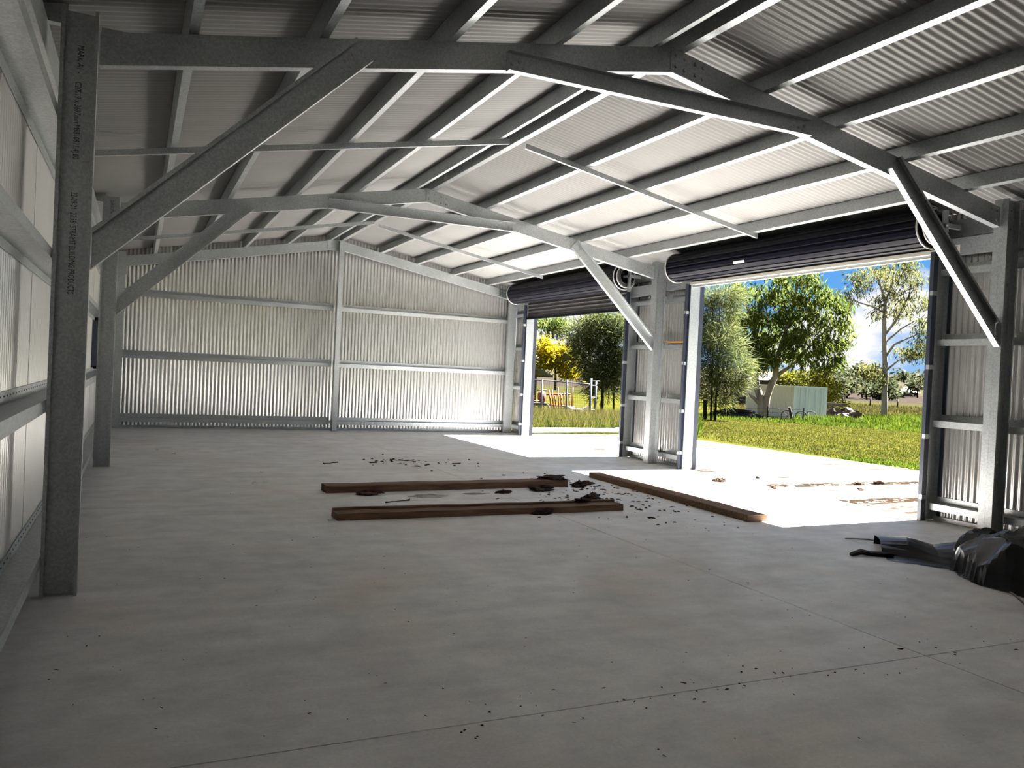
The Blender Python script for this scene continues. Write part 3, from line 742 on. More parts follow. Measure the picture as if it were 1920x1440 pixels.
def bark(name, p, L, w, m, seed, label, cat, group):
    rnd = random.Random(seed); b = MB(); a = rnd.uniform(0, PI); e = V(math.cos(a), math.sin(a), 0); s = V(-e.y, e.x, 0); n = 6
    for i in range(n+1):
        t = i/n - 0.5; c = e*(t*L) + s*(0.12*L*math.sin(3*t+seed)); ww = w*(1-(2*t)**2*0.8)*rnd.uniform(.7, 1.2); z = 0.004 + 0.03*abs(t)*rnd.uniform(.2, 1.4)
        for d, dz in ((-1, 0.0), (0, 0.35), (1, 0.05)):
            b.v.append(tuple(c + s*(d*ww) + EZ*(z*(0.4+dz*2))))
        for d in (1, -1): b.v.append(tuple(c + s*(d*ww*0.8) + EZ*0.001))
    for i in range(n):
        for k in range(5): b.f.append((i*5+k, i*5+(k+1) % 5, (i+1)*5+(k+1) % 5, (i+1)*5+k))
    b.f.append((0,1,2,3,4)); b.f.append(tuple(n*5+k for k in range(5)))
    o = link(name, b.mesh(name), m, None, (p[0], p[1], 0)); tag(o, label, cat, group); return o
rnd = random.Random(11)
G1 = 'bits of bark on the far floor'
bark('bark_strip', (2.96, 6.48), 0.30, 0.03, m_bark, 1, 'curved dark bark strip lying alone on the far floor left of the other bits', 'bark', G1)
bark('bark_strip', (4.16, 6.86), 0.34, 0.05, m_bark, 2, 'largest dark bark strip on the far floor on the centre joint', 'bark', G1)
bark('bark_strip', (4.94, 6.41), 0.20, 0.06, m_dirt, 4, 'pale brown bark flake lying alone on the far floor right of the others', 'bark', G1)
CHIPS = [(0.62, 8.3), (0.84, 7.8), (1.85, 5.6), (1.62, 4.55), (1.75, 4.6), (1.28, 3.75), (2.0, 2.05)]
CHIPL = ['tiny pale chip farthest back by the left columns', 'tiny pale chip second farthest on the left floor', 'tiny pale chip on the centre joint line of the left floor', 'left one of a close pair of pale chips on the left floor', 'right one of a close pair of pale chips on the left floor', 'pale chip nearest the left wall, level with the farther timber', 'single pale chip at the left end of the nearer timber']
for i in range(7):
    lump('pale_chip', CHIPS[i], .022, m_chip, 60+i, .6, CHIPL[i], 'chip', 'pale chips on the left floor')
G2 = 'dirt clumps around the timbers'
lump('dirt_clump', (2.78, 3.52), 0.095, m_dirt, 3, .4, 'reddish dirt clump in front of the left half of the farther timber', 'dirt', G2, 1.5)
lump('dirt_clump', (4.42, 3.42), 0.07, m_dirt, 4, .35, 'dark dirt clump in front of the middle of the farther timber', 'dirt', G2, 1.6, .2)
lump('dirt_clump', (5.02, 3.55), 0.10, m_bark, 5, .45, 'wide dark dirt clump just in front of the right end of the farther timber', 'dirt', G2, 1.4)
lump('dirt_clump', (5.36, 3.96, 0.084), 0.13, m_bark, 6, .25, 'dark dirt heaped on top of the right end of the farther timber', 'dirt', G2, 1.5)
lump('dirt_clump', (5.70, 3.80), 0.09, m_bark, 7, .5, 'dark crumbly dirt clump beside the right end of the farther timber', 'dirt', G2)
lump('dirt_clump', (5.92, 3.98), 0.07, m_dirt, 8, .5, 'dirt clump lying between the farther timber and the long flat timber', 'dirt', G2, 1.5)
lump('dirt_clump', (5.36, 2.86), 0.09, m_bark, 9, .45, 'dark dirt clump behind the right end of the nearer timber', 'dirt', G2, 1.3, .6)
bark('bark_strip', (5.42, 2.52), 0.34, 0.05, m_bark, 10, 'curled dark bark strip over the right end of the nearer timber', 'bark', G2)
lump('dirt_clump', (4.25, 2.00), 0.07, m_bark, 12, .5, 'dark dirt clump against the front of the nearer timber', 'dirt', G2, 1.6)
lump('dirt_clump', (4.85, 2.22, 0.088), 0.06, m_bark, 13, .4, 'small dark dirt clump on top of the nearer timber', 'dirt', G2, 1.4)
bark('bark_strip', (2.95, 2.98), 0.34, 0.02, m_bark, 14, 'thin dark bark sliver lying between the two parallel timbers', 'bark', G2)
def litter(name, pts, m, label, seed):
    rn_ = random.Random(seed); b = MB()
    for x, y, r in pts:
        a = rn_.uniform(0, PI); q = rn_.choice((1, 1.4, 2.4)); n = 6; o = []
        for z_, sc_ in ((0.0005, 1.0), (r*0.45, .75)):
            for k in range(n):
                t = 2*PI*k/n; rr_ = r*sc_*rn_.uniform(.7, 1.25); u_, w_ = rr_*math.cos(t)*q, rr_*math.sin(t)/math.sqrt(q)
                o.append((x+u_*math.cos(a)-w_*math.sin(a), y+u_*math.sin(a)+w_*math.cos(a), z_))
        o.append((x, y, r*0.7))
        b.add(o, [(k, (k+1) % n, n+(k+1) % n, n+k) for k in range(n)] + [(n+k, n+(k+1) % n, 2*n) for k in range(n)])
    o = part(name, b, m, None); tag(o, label, 'litter', kind='stuff'); return o
cr = []
for i in range(260):
    px, py = 5.2+rnd.gauss(0.4, 0.5), 3.1+rnd.gauss(0, 0.95)
    if px > 6.3 or 2.0 < py < 2.32 and px < 5.32 or 3.7 < py < 4.1 and px < 5.6: continue
    cr.append((px, py, rnd.uniform(.004, .022)))
litter('dirt_crumbs', cr, m_dirt, 'dry dirt crumbs scattered around the right ends of the timbers', 4)
litter('bark_litter', [(4.3+rnd.gauss(0, .45), 6.6+rnd.gauss(0, .35), rnd.uniform(.008, .03)) for i in range(40)], m_bark, 'small bark flakes around the centre joint of the far floor', 6)
sp = [(rnd.uniform(-.1, 6.0), rnd.uniform(-3.4, 1.7), rnd.uniform(.002, .0058)) for i in range(170)]
sp += [(rnd.uniform(1.5, 5.2), -2.5+rnd.gauss(0, .12), rnd.uniform(.003, .008)) for i in range(60)]
litter('floor_specks', sp, m_bark, 'tiny dark specks and bits of grass on the open foreground floor', 7)
G3 = 'mud clods in the doorway sun'
m_mud = mat('orange_mud', (0.040, 0.024, 0.016), 0.95, 0, 0.1)
for i, (p, r, lb) in enumerate((((8.25, 4.05), .13, 'orange brown mud clod, left one in the near doorway sun'), ((8.62, 3.30), .08, 'mud clod in the near doorway sun, below the wheel track'), ((11.0, 3.55), .11, 'upright mud clod on the apron near the right jamb'), ((10.0, 3.0), .08, 'small mud clod on the apron between the wheel tracks'), ((9.25, 4.35), .06, 'tiny mud clod on the apron, farthest from the floor timbers'), ((10.5, 3.5), .09, 'flat mud clod inside the farther wheel track on the apron'))):
    lump('mud_clod', p, r*.62, m_mud, 200+i, .5, lb, 'mud clod', G3)
# damp patches drying between the timbers (thin films)
def puddle(p, a, c, seed, label):
    b = MB(); rnd = random.Random(seed); n = 22
    b.v.append((0, 0, 0.0016))
    for k in range(n):
        t = 2*PI*k/n; r = rnd.uniform(.75, 1.1); b.v.append((a*r*math.cos(t), c*r*math.sin(t), 0.0008))
    for k in range(n): b.f.append((0, 1+k, 1+(k+1) % n))
    o = link('damp_patch', b.mesh('damp_patch'), m_damp, None, (p[0], p[1], 0)); tag(o, label, 'stain')
puddle((3.42, 3.32), 0.27, 0.14, 1, 'larger damp stain on the concrete between the parallel timbers')
puddle((4.05, 3.42), 0.19, 0.07, 2, 'smaller damp stain on the concrete between the parallel timbers')
# black plastic bundle -----------------------------------------------------------------
def tarp():
    root = empty('plastic_tarp', (7.0, -1.1, 0)); tag(root, 'crumpled glossy black plastic sheet bundled on the floor by the dark right column', 'plastic sheet')
    # heap: height field over the floor with sharp folds
    def H(x, y):
        # heap body
        d = ((x-7.35)/1.05)**2 + ((y+1.75)/1.05)**2
        h = 0.46*max(0, 1-d)**0.55
        f = (0.30-abs(noise.noise(V(x*1.7+y*.6, y*1.2, 1.3))))*0.34 + (0.25-abs(noise.noise(V(x*4.2, y*3.0-x, 7.7))))*0.15
        return max(0.0, h*(0.8) + (f if h > 0.02 else 0) - 0.05*(h < 0.05))
    b = MB(); n = 64
    x0, x1, y0, y1 = 6.2, 8.42, -2.9, -0.62
    idx = {}
    for i in range(n+1):
        for j in range(n+1):
            x = x0+(x1-x0)*i/n; y = y0+(y1-y0)*j/n
            jx = 0.03*noise.noise(V(x*3, y*3, 5)); h = H(x, y)
            idx[i, j] = len(b.v); b.v.append((x+jx, y+0.03*noise.noise(V(x*3, y*3, 9)), h+0.004))
    for i in range(n):
        for j in range(n):
            q = [idx[i, j], idx[i+1, j], idx[i+1, j+1], idx[i, j+1]]
            if max(b.v[k][2] for k in q) > 0.012: b.f.append(tuple(q))
    part('heap', b, m_tarp, root, False, False)
    # tail: a flat folded length reaching towards the doorway, one edge raised
    b = MB(); sp = [((6.78, -0.05), (6.30, -0.62), 0.10), ((6.95, -0.25), (6.42, -0.78), 0.12), ((7.05, -0.45), (6.55, -1.0), 0.085), ((7.25, -0.62), (6.55, -1.18), 0.15), ((7.45, -0.75), (6.5, -1.4), 0.2), ((7.75, -0.85), (6.6, -1.7), 0.28)]
    m = 12
    for k, (p, q, h) in enumerate(sp):
        for i in range(m+1):
            t = i/m
            z = 0.006 + h*max(0, 1-((t-0.25)/0.38)**2)**0.7 + 0.022*abs(noise.noise(V(k*1.3, t*6, 3)))
            if i in (0, m): z = 0.004
            b.v.append((p[0]+(q[0]-p[0])*t + 0.02*noise.noise(V(k, t*4, 2)), p[1]+(q[1]-p[1])*t, z))
    for k in range(len(sp)-1):
        for i in range(m): b.f.append((k*(m+1)+i, k*(m+1)+i+1, (k+1)*(m+1)+i+1, (k+1)*(m+1)+i))
    part('folded_tail', b, m_tarp, root, False, False)
    b = MB(); b.tube([(6.45, -0.55, 0.02), (6.28, -0.45, 0.02), (6.2, -0.42, 0.035), (6.1, -0.40, 0.01)], [0.03, 0.025, 0.03, 0.02], 5); part('torn_strip', b, m_tarp, root)
    b = MB(); b.tube([(6.9, 0.02, 0.015), (6.72, 0.12, 0.02), (6.66, 0.18, 0.012), (6.74, 0.18, 0.008), (6.9, 0.1, 0.01)], 0.006, 6); part('tie_wire', b, m_rope, root)
    pts = [(7.05, -1.28, 0.40), (6.8, -1.4, 0.30), (6.52, -1.5, 0.14), (6.38, -1.55, 0.03), (6.36, -1.65, 0.01), (6.5, -1.75, 0.05), (6.72, -1.6, 0.28), (7.0, -1.4, 0.42)]
    b = MB(); b.tube(pts, 0.009, 6); part('rope', b, m_rope, root, True)
    b = MB(); b.tube([(6.36, -1.65, 0.01), (6.25, -1.8, 0.012), (6.1, -1.95, 0.012), (5.98, -2.1, 0.012)], 0.008, 6); part('rope', b, m_rope, root, True)
tarp()
# pale pipe lying across the far edge of the apron
b = MB(); b.tube([(9.0, 12.42, 0.075), (11.9, 12.78, 0.075)], 0.065, 14); b.tube([(11.88, 12.777, 0.075), (12.0, 12.79, 0.075)], 0.074, 14)
tag(part('white_pipe', b, m_pipe, None, True), 'long white plastic pipe lying on the ground outside the far roller door', 'pipe')

TREES = {'biggum':{'base':[40.92,39.45,-0.98],'r':[0.743,-0.669],'vb':785,'k':26.3,'cl':[[-1.87,8.5,0.89,1.14],[-0.68,8.81,0.51,0.76],[-1.04,6.25,1.4,1.4],[-1.56,7.12,1.02,1.14],[1.81,10.08,1.52,0.89],[0.63,9.39,1.14,1.02],[-0.01,7.7,1.27,1.27],[1.42,8.16,1.27,1.14],[2.83,9.11,1.14,1.14],[3.37,8.0,1.27,1.14],[4.47,7.8,1.02,1.02],[5.06,8.21,0.51,0.63],[1.98,6.66,1.52,1.27],[0.79,6.09,1.4,1.27],[3.24,5.7,1.52,1.4],[4.79,6.29,0.89,1.02],[4.97,5.15,0.63,1.02],[4.04,4.34,0.89,0.89],[-0.11,4.77,1.4,1.14],[-0.56,3.99,0.89,0.76],[1.36,4.34,1.14,1.02],[2.69,4.53,1.02,0.89],[-1.73,5.46,0.76,1.02],[-1.18,4.21,0.76,0.89],[2.49,11.01,0.89,0.51],[-2.16,9.38,0.51,0.63]],'limbs':[[[-0.02,0.33,0.381],[-0.19,1.34,0.254],[-0.69,2.97,0.254],[-0.61,5.0,0.178],[-0.94,6.77,0.114],[-1.62,8.26,0.063]],[[-0.02,0.33,0.317],[0.22,1.61,0.254],[0.7,3.03,0.216],[0.9,5.08,0.165],[1.46,7.27,0.114],[1.94,9.83,0.063]],[[0.7,3.03,0.152],[1.87,3.98,0.102],[3.01,5.44,0.076],[4.28,6.77,0.051]],[[-0.75,2.96,0.114],[-1.57,4.7,0.076],[-1.99,5.95,0.051]],[[-0.17,0.96,0.165],[-0.68,1.44,0.114],[-1.24,1.79,0.076],[-1.47,1.59,0.051]],[[0.9,5.08,0.102],[2.04,5.52,0.076],[3.4,7.36,0.051]]]},'tallgum':{'base':[63.85,48.7,-1.18],'r':[0.65,-0.76],'vb':785,'k':20.0,'cl':[[-2.67,13.26,1.0,1.0],[-1.66,14.14,1.5,1.16],[-0.01,14.4,1.5,1.0],[1.52,14.14,1.16,1.33],[1.73,12.99,1.0,1.0],[-0.39,13.04,1.83,0.83],[-2.47,12.27,0.67,0.67],[-3.65,11.54,0.92,0.75],[-4.08,11.1,0.58,0.58],[-0.31,11.38,1.0,0.83],[1.35,11.47,1.33,1.16],[2.43,11.02,0.83,1.0],[-0.53,9.7,0.83,0.67],[0.66,10.1,0.83,0.67],[2.05,9.5,1.0,0.83],[2.71,8.37,0.67,1.0],[1.73,6.66,1.16,0.67],[2.68,5.87,0.67,0.83],[1.16,5.96,0.83,0.67],[-1.07,5.18,0.83,0.83],[-0.71,4.03,0.83,0.83],[-1.34,4.5,0.42,0.67],[2.77,7.04,0.67,0.83]],'limbs':[[[-0.05,0.4,0.299],[-0.08,2.23,0.266],[-0.21,5.56,0.233],[-0.42,8.88,0.2],[-0.44,10.88,0.15],[-0.98,12.68,0.1],[-1.5,13.99,0.05]],[[-0.29,7.88,0.116],[0.69,9.43,0.1],[1.5,11.48,0.067],[1.71,13.32,0.042]],[[-0.19,7.22,0.1],[1.04,8.45,0.083],[2.5,9.53,0.05]],[[-0.12,5.89,0.116],[0.51,6.93,0.1],[2.57,8.03,0.058]],[[0.02,4.57,0.1],[0.88,5.45,0.075],[2.52,6.03,0.042]],[[-0.47,9.87,0.083],[-1.63,10.48,0.075],[-3.01,10.91,0.042],[-3.94,11.28,0.033]],[[-0.44,10.88,0.083],[0.08,12.57,0.067],[0.15,14.24,0.042]]]},'sheoak_near':{'base':[30.1,31.23,-0.66],'r':[0.778,-0.629],'vb':787,'k':33.1,'cl':[[-0.22,7.17,1.01,0.7],[-0.46,6.25,1.11,0.81],[0.31,6.49,0.81,0.7],[-0.22,5.25,1.21,0.91],[0.22,4.27,1.31,0.91],[-0.45,4.03,1.01,0.91],[0.47,3.07,1.21,0.81],[-0.29,2.73,1.01,0.81],[0.95,3.29,0.7,0.7],[0.14,1.84,1.01,0.81],[-0.42,1.41,0.81,0.81],[0.71,2.17,0.81,0.7],[-0.81,5.43,0.6,1.21]],'limbs':[[[-0.27,0.31,0.06],[-0.32,2.42,0.045],[-0.47,6.45,0.025]],[[-0.03,0.32,0.07],[-0.01,2.94,0.045],[-0.13,7.47,0.02]],[[-0.61,0.29,0.131],[-0.65,1.1,0.101]]]},'sheoak_far':{'base':[24.74,34.8,-0.65],'r':[0.856,-0.517],'vb':776,'k':32.4,'cl':[[-1.04,4.43,0.81,0.68],[-1.54,4.53,0.56,0.5],[-0.32,4.78,0.81,0.68],[0.49,4.69,0.68,0.75],[0.9,5.15,0.56,0.68],[-0.64,3.77,0.93,0.68],[0.22,3.81,0.93,0.75],[0.9,3.84,0.56,0.75],[-0.98,3.19,0.81,0.62],[-0.04,2.92,0.93,0.68],[0.77,2.84,0.68,0.68],[-0.32,2.16,0.81,0.62],[0.43,2.01,0.75,0.62],[0.03,1.5,0.75,0.56],[1.16,2.36,0.44,0.68],[-0.59,5.2,0.5,0.37],[0.15,5.42,0.56,0.37],[-1.39,3.86,0.37,0.44],[1.23,3.36,0.37,0.68]],'limbs':[[[0.01,0.56,0.093],[-0.01,2.3,0.062],[0.14,4.18,0.037],[0.27,5.43,0.019]],[[0.68,0.72,0.062],[0.67,2.34,0.044],[0.73,4.83,0.019]],[[-0.37,0.67,0.056],[-0.35,2.91,0.031],[-0.42,4.28,0.019]]]},'backgum':{'base':[32.24,47.86,-1.02],'r':[0.859,-0.513],'vb':767,'k':24.6,'cl':[[-4.34,6.36,0.74,0.57],[-3.95,6.7,0.66,0.41],[-3.37,6.4,0.57,0.49],[-2.89,6.67,0.57,0.41],[-3.18,6.0,0.49,0.33],[1.01,7.1,0.98,0.57],[1.84,6.9,0.66,0.66],[-0.14,7.13,0.66,0.33],[-3.5,5.82,0.33,0.33],[-4.77,6.67,0.49,0.33]],'limbs':[[[-0.33,1.05,0.164],[-0.84,4.72,0.131],[-1.48,6.25,0.098],[-1.61,7.23,0.066]],[[-0.83,4.64,0.09],[-1.67,5.09,0.074],[-2.51,5.62,0.057],[-3.52,6.23,0.033]],[[-1.48,6.25,0.057],[-2.24,6.7,0.041],[-2.59,7.26,0.033]],[[-1.05,5.77,0.066],[-0.61,6.78,0.057],[-0.56,7.44,0.041]]]},'yellow':{'base':[24.61,40.37,-0.78],'r':[0.884,-0.467],'vb':768,'k':29.3,'cl':[[-0.99,3.91,0.55,0.48],[-0.52,4.07,0.48,0.41],[0.04,3.89,0.55,0.55],[0.53,3.63,0.48,0.55],[-1.17,3.35,0.48,0.48],[-0.55,3.38,0.62,0.55],[0.14,3.13,0.62,0.55],[0.84,2.89,0.48,0.55],[1.0,2.42,0.34,0.41],[0.45,2.46,0.62,0.48],[-0.25,2.7,0.62,0.48],[-1.01,2.8,0.48,0.41],[0.73,3.78,0.21,0.34]],'limbs':[[[-0.04,1.27,0.089],[-0.09,2.3,0.069],[-0.21,3.32,0.034]]]},'bush':{'base':[57.54,49.4,-1.17],'r':[0.693,-0.721],'vb':781,'k':20.6,'cl':[[-0.45,3.27,0.97,0.81],[0.05,2.32,1.13,0.97],[0.4,1.37,0.97,0.81],[-0.65,4.23,0.49,0.49],[-0.87,2.6,0.81,0.97],[-1.67,3.53,0.97,0.65]],'limbs':[[[-0.0,0.37,0.065],[-0.12,2.8,0.041]]]},'midgreen':{'base':[61.37,56.45,-1.19],'r':[0.713,-0.701],'vb':774,'k':18.6,'cl':[[-0.76,3.4,1.26,0.9],[0.24,3.63,1.08,0.9],[-2.11,3.33,0.9,0.72],[1.25,3.86,0.9,0.72]],'limbs':[[[0.04,0.92,0.072],[0.08,3.62,0.054]]]},'far0':{'base':[135.22,119.32,-0.61],'r':[0.679,-0.734],'vb':747,'k':9.0,'cl':[[-0.17,3.52,2.9,2.46]],'limbs':[[[-0.01,0.18,0.167],[-0.17,3.52,0.112]]]},'far1':{'base':[145.72,125.48,-0.51],'r':[0.67,-0.743],'vb':746,'k':8.5,'cl':[[-0.26,5.42,2.6,2.36]],'limbs':[[[-0.1,2.11,0.177],[-0.26,5.42,0.118]]]},'far2':{'base':[129.97,116.23,-0.65],'r':[0.685,-0.729],'vb':747,'k':9.2,'cl':[[-0.12,2.38,1.52,1.95]],'limbs':[[[0.02,-0.43,0.163],[-0.12,2.38,0.108]]]},'far3':{'base':[144.61,120.49,-0.54],'r':[0.658,-0.753],'vb':748,'k':8.7,'cl':[[-0.15,2.98,2.53,2.76]],'limbs':[[[0.03,-0.69,0.172],[-0.15,2.98,0.115]]]},'far4':{'base':[142.52,115.95,-0.58],'r':[0.65,-0.76],'vb':750,'k':9.0,'cl':[[-0.12,2.42,2.68,2.23]],'limbs':[[[0.03,-0.7,0.167],[-0.12,2.42,0.112]]]},'far5':{'base':[145.43,116.81,-0.55],'r':[0.645,-0.764],'vb':750,'k':8.9,'cl':[[-0.08,1.68,1.36,1.81]],'limbs':[[[0.05,-1.03,0.169],[-0.08,1.68,0.113]]]},'far6':{'base':[137.34,116.13,-0.61],'r':[0.664,-0.748],'vb':749,'k':9.1,'cl':[[-0.07,1.5,2.87,1.1]],'limbs':[[[0.02,-0.48,0.166],[-0.07,1.5,0.11]]]},'far7':{'base':[187.84,144.61,-0.14],'r':[0.625,-0.78],'vb':746,'k':7.1,'cl':[[-0.16,3.33,1.69,2.54]],'limbs':[[[0.02,-0.34,0.212],[-0.16,3.33,0.141]]]},'far8':{'base':[325.95,262.67,2.65],'r':[0.636,-0.772],'vb':728,'k':4.0,'cl':[[-0.28,5.79,3.49,1.5]],'limbs':[[[-0.11,2.3,0.374],[-0.28,5.79,0.25]]]},'far9':{'base':[335.03,258.49,2.73],'r':[0.619,-0.785],'vb':730,'k':4.0,'cl':[[-0.3,6.18,2.99,2.25]],'limbs':[[[-0.09,1.94,0.374],[-0.3,6.18,0.25]]]},'far10':{'base':[339.17,267.59,2.88],'r':[0.628,-0.778],'vb':728,'k':3.9,'cl':[[-0.24,4.95,5.12,1.54]],'limbs':[[[-0.07,1.37,0.384],[-0.24,4.95,0.256]]]},'far11':{'base':[297.01,253.99,2.16],'r':[0.659,-0.753],'vb':727,'k':4.2,'cl':[[-0.32,6.48,6.15,1.66]],'limbs':[[[-0.14,2.94,0.355],[-0.32,6.48,0.236]]]},'far12':{'base':[235.06,216.46,0.91],'r':[0.687,-0.726],'vb':730,'k':5.1,'cl':[[-0.32,6.48,2.76,1.77]],'limbs':[[[-0.15,3.13,0.296],[-0.32,6.48,0.197]]]}}

# ------------------------------------------------------------------ outdoors
def gz(x, y):
    d = math.hypot(max(x-13.6, 0, -1.5-x), max(y-12.9, 0, -7.5-y))
    return float(np.interp(d, [0, 3, 12, 45, 70, 150, 260, 420, 800], [0, -.05, -.35, -1.15, -1.2, -.7, .2, 3., 16.]))
def ground():
    b = MB(); R = [0, 6, 9, 12, 14, 16, 18, 20, 23, 26, 30, 35, 40, 46, 52, 60, 70, 85, 100, 125, 150, 190, 230, 280, 350, 430, 560, 800]; n = 96; cx, cy = 8, 4
    for r in R:
        for k in range(n):
            x, y = cx+r*math.cos(2*PI*k/n), cy+r*math.sin(2*PI*k/n)
            z = gz(x, y) - 0.035 + (0.02*noise.noise(V(x*.3, y*.3, 0)) if r > 14 else -0.1 if r < 12 else 0)
            b.v.append((x, y, z))
    for i in range(len(R)-1):
        for k in range(n): b.f.append((i*n+k, i*n+(k+1) % n, (i+1)*n+(k+1) % n, (i+1)*n+k))
    o = link('lawn', b.mesh('lawn', True, False), m_lawn); tag(o, 'mown lawn and paddocks outside the doors', kind='structure')
ground()

def quads(P, U, Wd, tip=0.25):
    """leaf quads: P base points, U length vectors, Wd half-width vectors"""
    n = len(P); v = np.empty((n, 4, 3))
    v[:, 0] = P - Wd*0.35; v[:, 1] = P + U*0.45 + Wd; v[:, 2] = P + U; v[:, 3] = P + U*0.45 - Wd
    return v.reshape(-1, 3), np.arange(n*4).reshape(-1, 4)
def np_mesh(name, v, f):
    me = bpy.data.meshes.new(name); n, k = f.shape
    me.vertices.add(len(v)); me.vertices.foreach_set('co', v.astype(np.float32).ravel())
    me.loops.add(n*k); me.loops.foreach_set('vertex_index', f.astype(np.int32).ravel())
    me.polygons.add(n); me.polygons.foreach_set('loop_start', np.arange(0, n*k, k, dtype=np.int32)); me.polygons.foreach_set('loop_total', np.full(n, k, dtype=np.int32))
    me.update(calc_edges=True); return me
def unit(a): return a/np.maximum(np.linalg.norm(a, axis=1, keepdims=True), 1e-6)
def foliage(cl, r, rng, dens, L, wd, droop, sub, subr, depth=0.85, mode='gum'):
    """clusters (lateral, height, radius, radius) -> leaf quads in the tree's own frame"""
    r = np.array([r[0], r[1], 0]); f = np.array([-r[1], r[0], 0]); z = np.array([0, 0, 1.0])
    Ps, Us, Ws = [], [], []
    for a, h, rx, rh in cl:
        ns = max(3, int(sub*rx*rh)); d = unit(rng.normal(size=(ns, 3)))*rng.uniform(.45, 1, (ns, 1))**.6
        cd_ = rng.uniform(-.5, .5)*rx*1.3
        C_ = (a + d[:, :1]*rx)*r + (cd_ + d[:, 1:2]*rx*depth)*f + (h + d[:, 2:]*rh)*z
        m = max(4, int(dens)); k = np.repeat(np.arange(ns), m)
        off = rng.normal(size=(len(k), 3))*np.array([1, 1, .75])*subr
        p = C_[k] + off
        if mode == 'gum':
            u = unit(rng.normal(size=p.shape)*np.array([.8, .8, .5]) + np.array([0, 0, -droop]))
        else:
            out = unit(off + d[k][:, [0]]*r*0.3 + d[k][:, [1]]*f*0.3 + 1e-5)
            u = unit(out*0.8 + rng.normal(size=p.shape)*0.35 + np.array([0, 0, 0.25-droop]))
        ln = L*rng.uniform(.6, 1.3, (len(p), 1))
        wv = unit(np.cross(u, rng.normal(size=p.shape)))*wd*rng.uniform(.7, 1.2, (len(p), 1))
        Ps.append(p); Us.append(u*ln); Ws.append(wv)
    return quads(np.concatenate(Ps), np.concatenate(Us), np.concatenate(Ws))
def tree(key, name, label, leaf, bark_m, seed, dens, L, wd, droop, sub, subr, mode='gum', cat='tree', group=None, dep=0.5):
    T = TREES[key]; rng = np.random.default_rng(seed); bx, by, bz = T['base']
    root = empty(name, (bx, by, bz)); tag(root, label, cat, group)
    v, f = foliage(T['cl'], T['r'], rng, dens, L, wd, droop, sub, subr, mode=mode)
    o = link('foliage', np_mesh('foliage', v + np.array([bx, by, bz]), f), leaf, root); tag(o, kind='stuff')
    r = T['r']; fx, fy = -r[1], r[0]
    for i, lb in enumerate(T['limbs']):
        b = MB(); ph = rng.uniform(-1, 1); pts = []; n = len(lb)
        for j, (a, h, w) in enumerate(lb):
            d = ph*0.9*(j/max(1, n-1))*(0 if i == 0 else 1); h = -0.1 if (j == 0 and h < 0.8) else h
            pts.append(V(bx + r[0]*a + fx*d, by + r[1]*a + fy*d, bz + h))
        # smooth the polyline
        q = []; rad = []
        for j in range(n-1):
            for s_ in (0, .5):
                t = j+s_; p = pts[j].lerp(pts[j+1], s_); q.append(p + V(noise.noise(p*1.3), noise.noise(p*1.3+V(9,0,0)), 0)*0.08*(0 if j == 0 and s_ == 0 else 1)); rad.append(lb[j][2]*(1-s_)+lb[j+1][2]*s_)
        q.append(pts[-1]); rad.append(lb[-1][2])
        b.tube(q, rad, 9)
        if i == 0: trunk = part('trunk', b, bark_m, root, True)
        else: part('branch', b, bark_m, trunk, True)
    return root
tree('biggum', 'gum_tree', 'large bushy gum with two pale leaning trunks in front of the container', m_gumleaf, m_gumbark, 1, 62, .50, .060, 1.3, 6.5, .33)
tree('tallgum', 'gum_tree', 'tall slender gum with a straight pale trunk and sparse crown at the right', m_tallleaf, m_greybark, 2, 60, .48, .055, 1.1, 4.5, .42)
tree('sheoak_near', 'she_oak', 'feathery grey-green she-oak just right of the near doorway left jamb', m_casu, m_darkbark, 3, 150, .62, .017, .35, 9.0, .24, mode='casu')
tree('sheoak_far', 'she_oak', 'dense feathery she-oak seen through the far doorway', m_casu, m_darkbark, 4, 190, .62, .020, .35, 8.0, .26, mode='casu')
tree('backgum', 'gum_tree', 'open-limbed gum with hanging leaves high behind the she-oak in the far doorway', m_gumleaf, m_gumbark, 5, 60, .42, .05, 1.1, 5, .36)
tree('yellow', 'autumn_tree', 'bright yellow autumn tree behind the pipe fence in the far doorway', m_yellow, m_darkbark, 6, 110, .22, .07, .2, 13, .28)
tree('bush', 'leafy_bush', 'yellow-green leafy bush at the right end of the container', m_bush, m_darkbark, 7, 70, .3, .07, .1, 9, .3, cat='bush')
tree('midgreen', 'leafy_bush', 'olive shrub showing above the roof of the container', m_bush, m_darkbark, 8, 60, .3, .07, .2, 7, .35, cat='bush')
far_lbl = ['rounded grey-green tree left of the tall gum trunk across the paddock', 'second rounded tree of the clump left of the tall gum trunk', 'dark narrow tree at the left end of the distant clump', 'pale loose tree just left of the tall gum trunk across the paddock', 'dark low tree directly behind the tall gum trunk', 'bright green tree just right of the tall gum trunk', 'low green thicket under the distant tree clump', 'small tree to the right of the distant pale-roofed house', 'hazy bush line on the far hill above the pale-roofed house', 'hazy tree on the far hill by the right jamb', 'hazy low trees on the far hill beside the right jamb', 'hazy wood on the hill behind the tall gum', 'hazy tree on the hill beyond the yellow-green bush']
for i in range(13):
    tree('far%d' % i, 'distant_tree', far_lbl[i], m_far, m_darkbark, 20+i, 40, 1.0 if i < 8 else 2.2, .28 if i < 8 else .7, .3, 1.8 if i < 8 else .45, .75 if i < 8 else 1.6, group='distant trees')

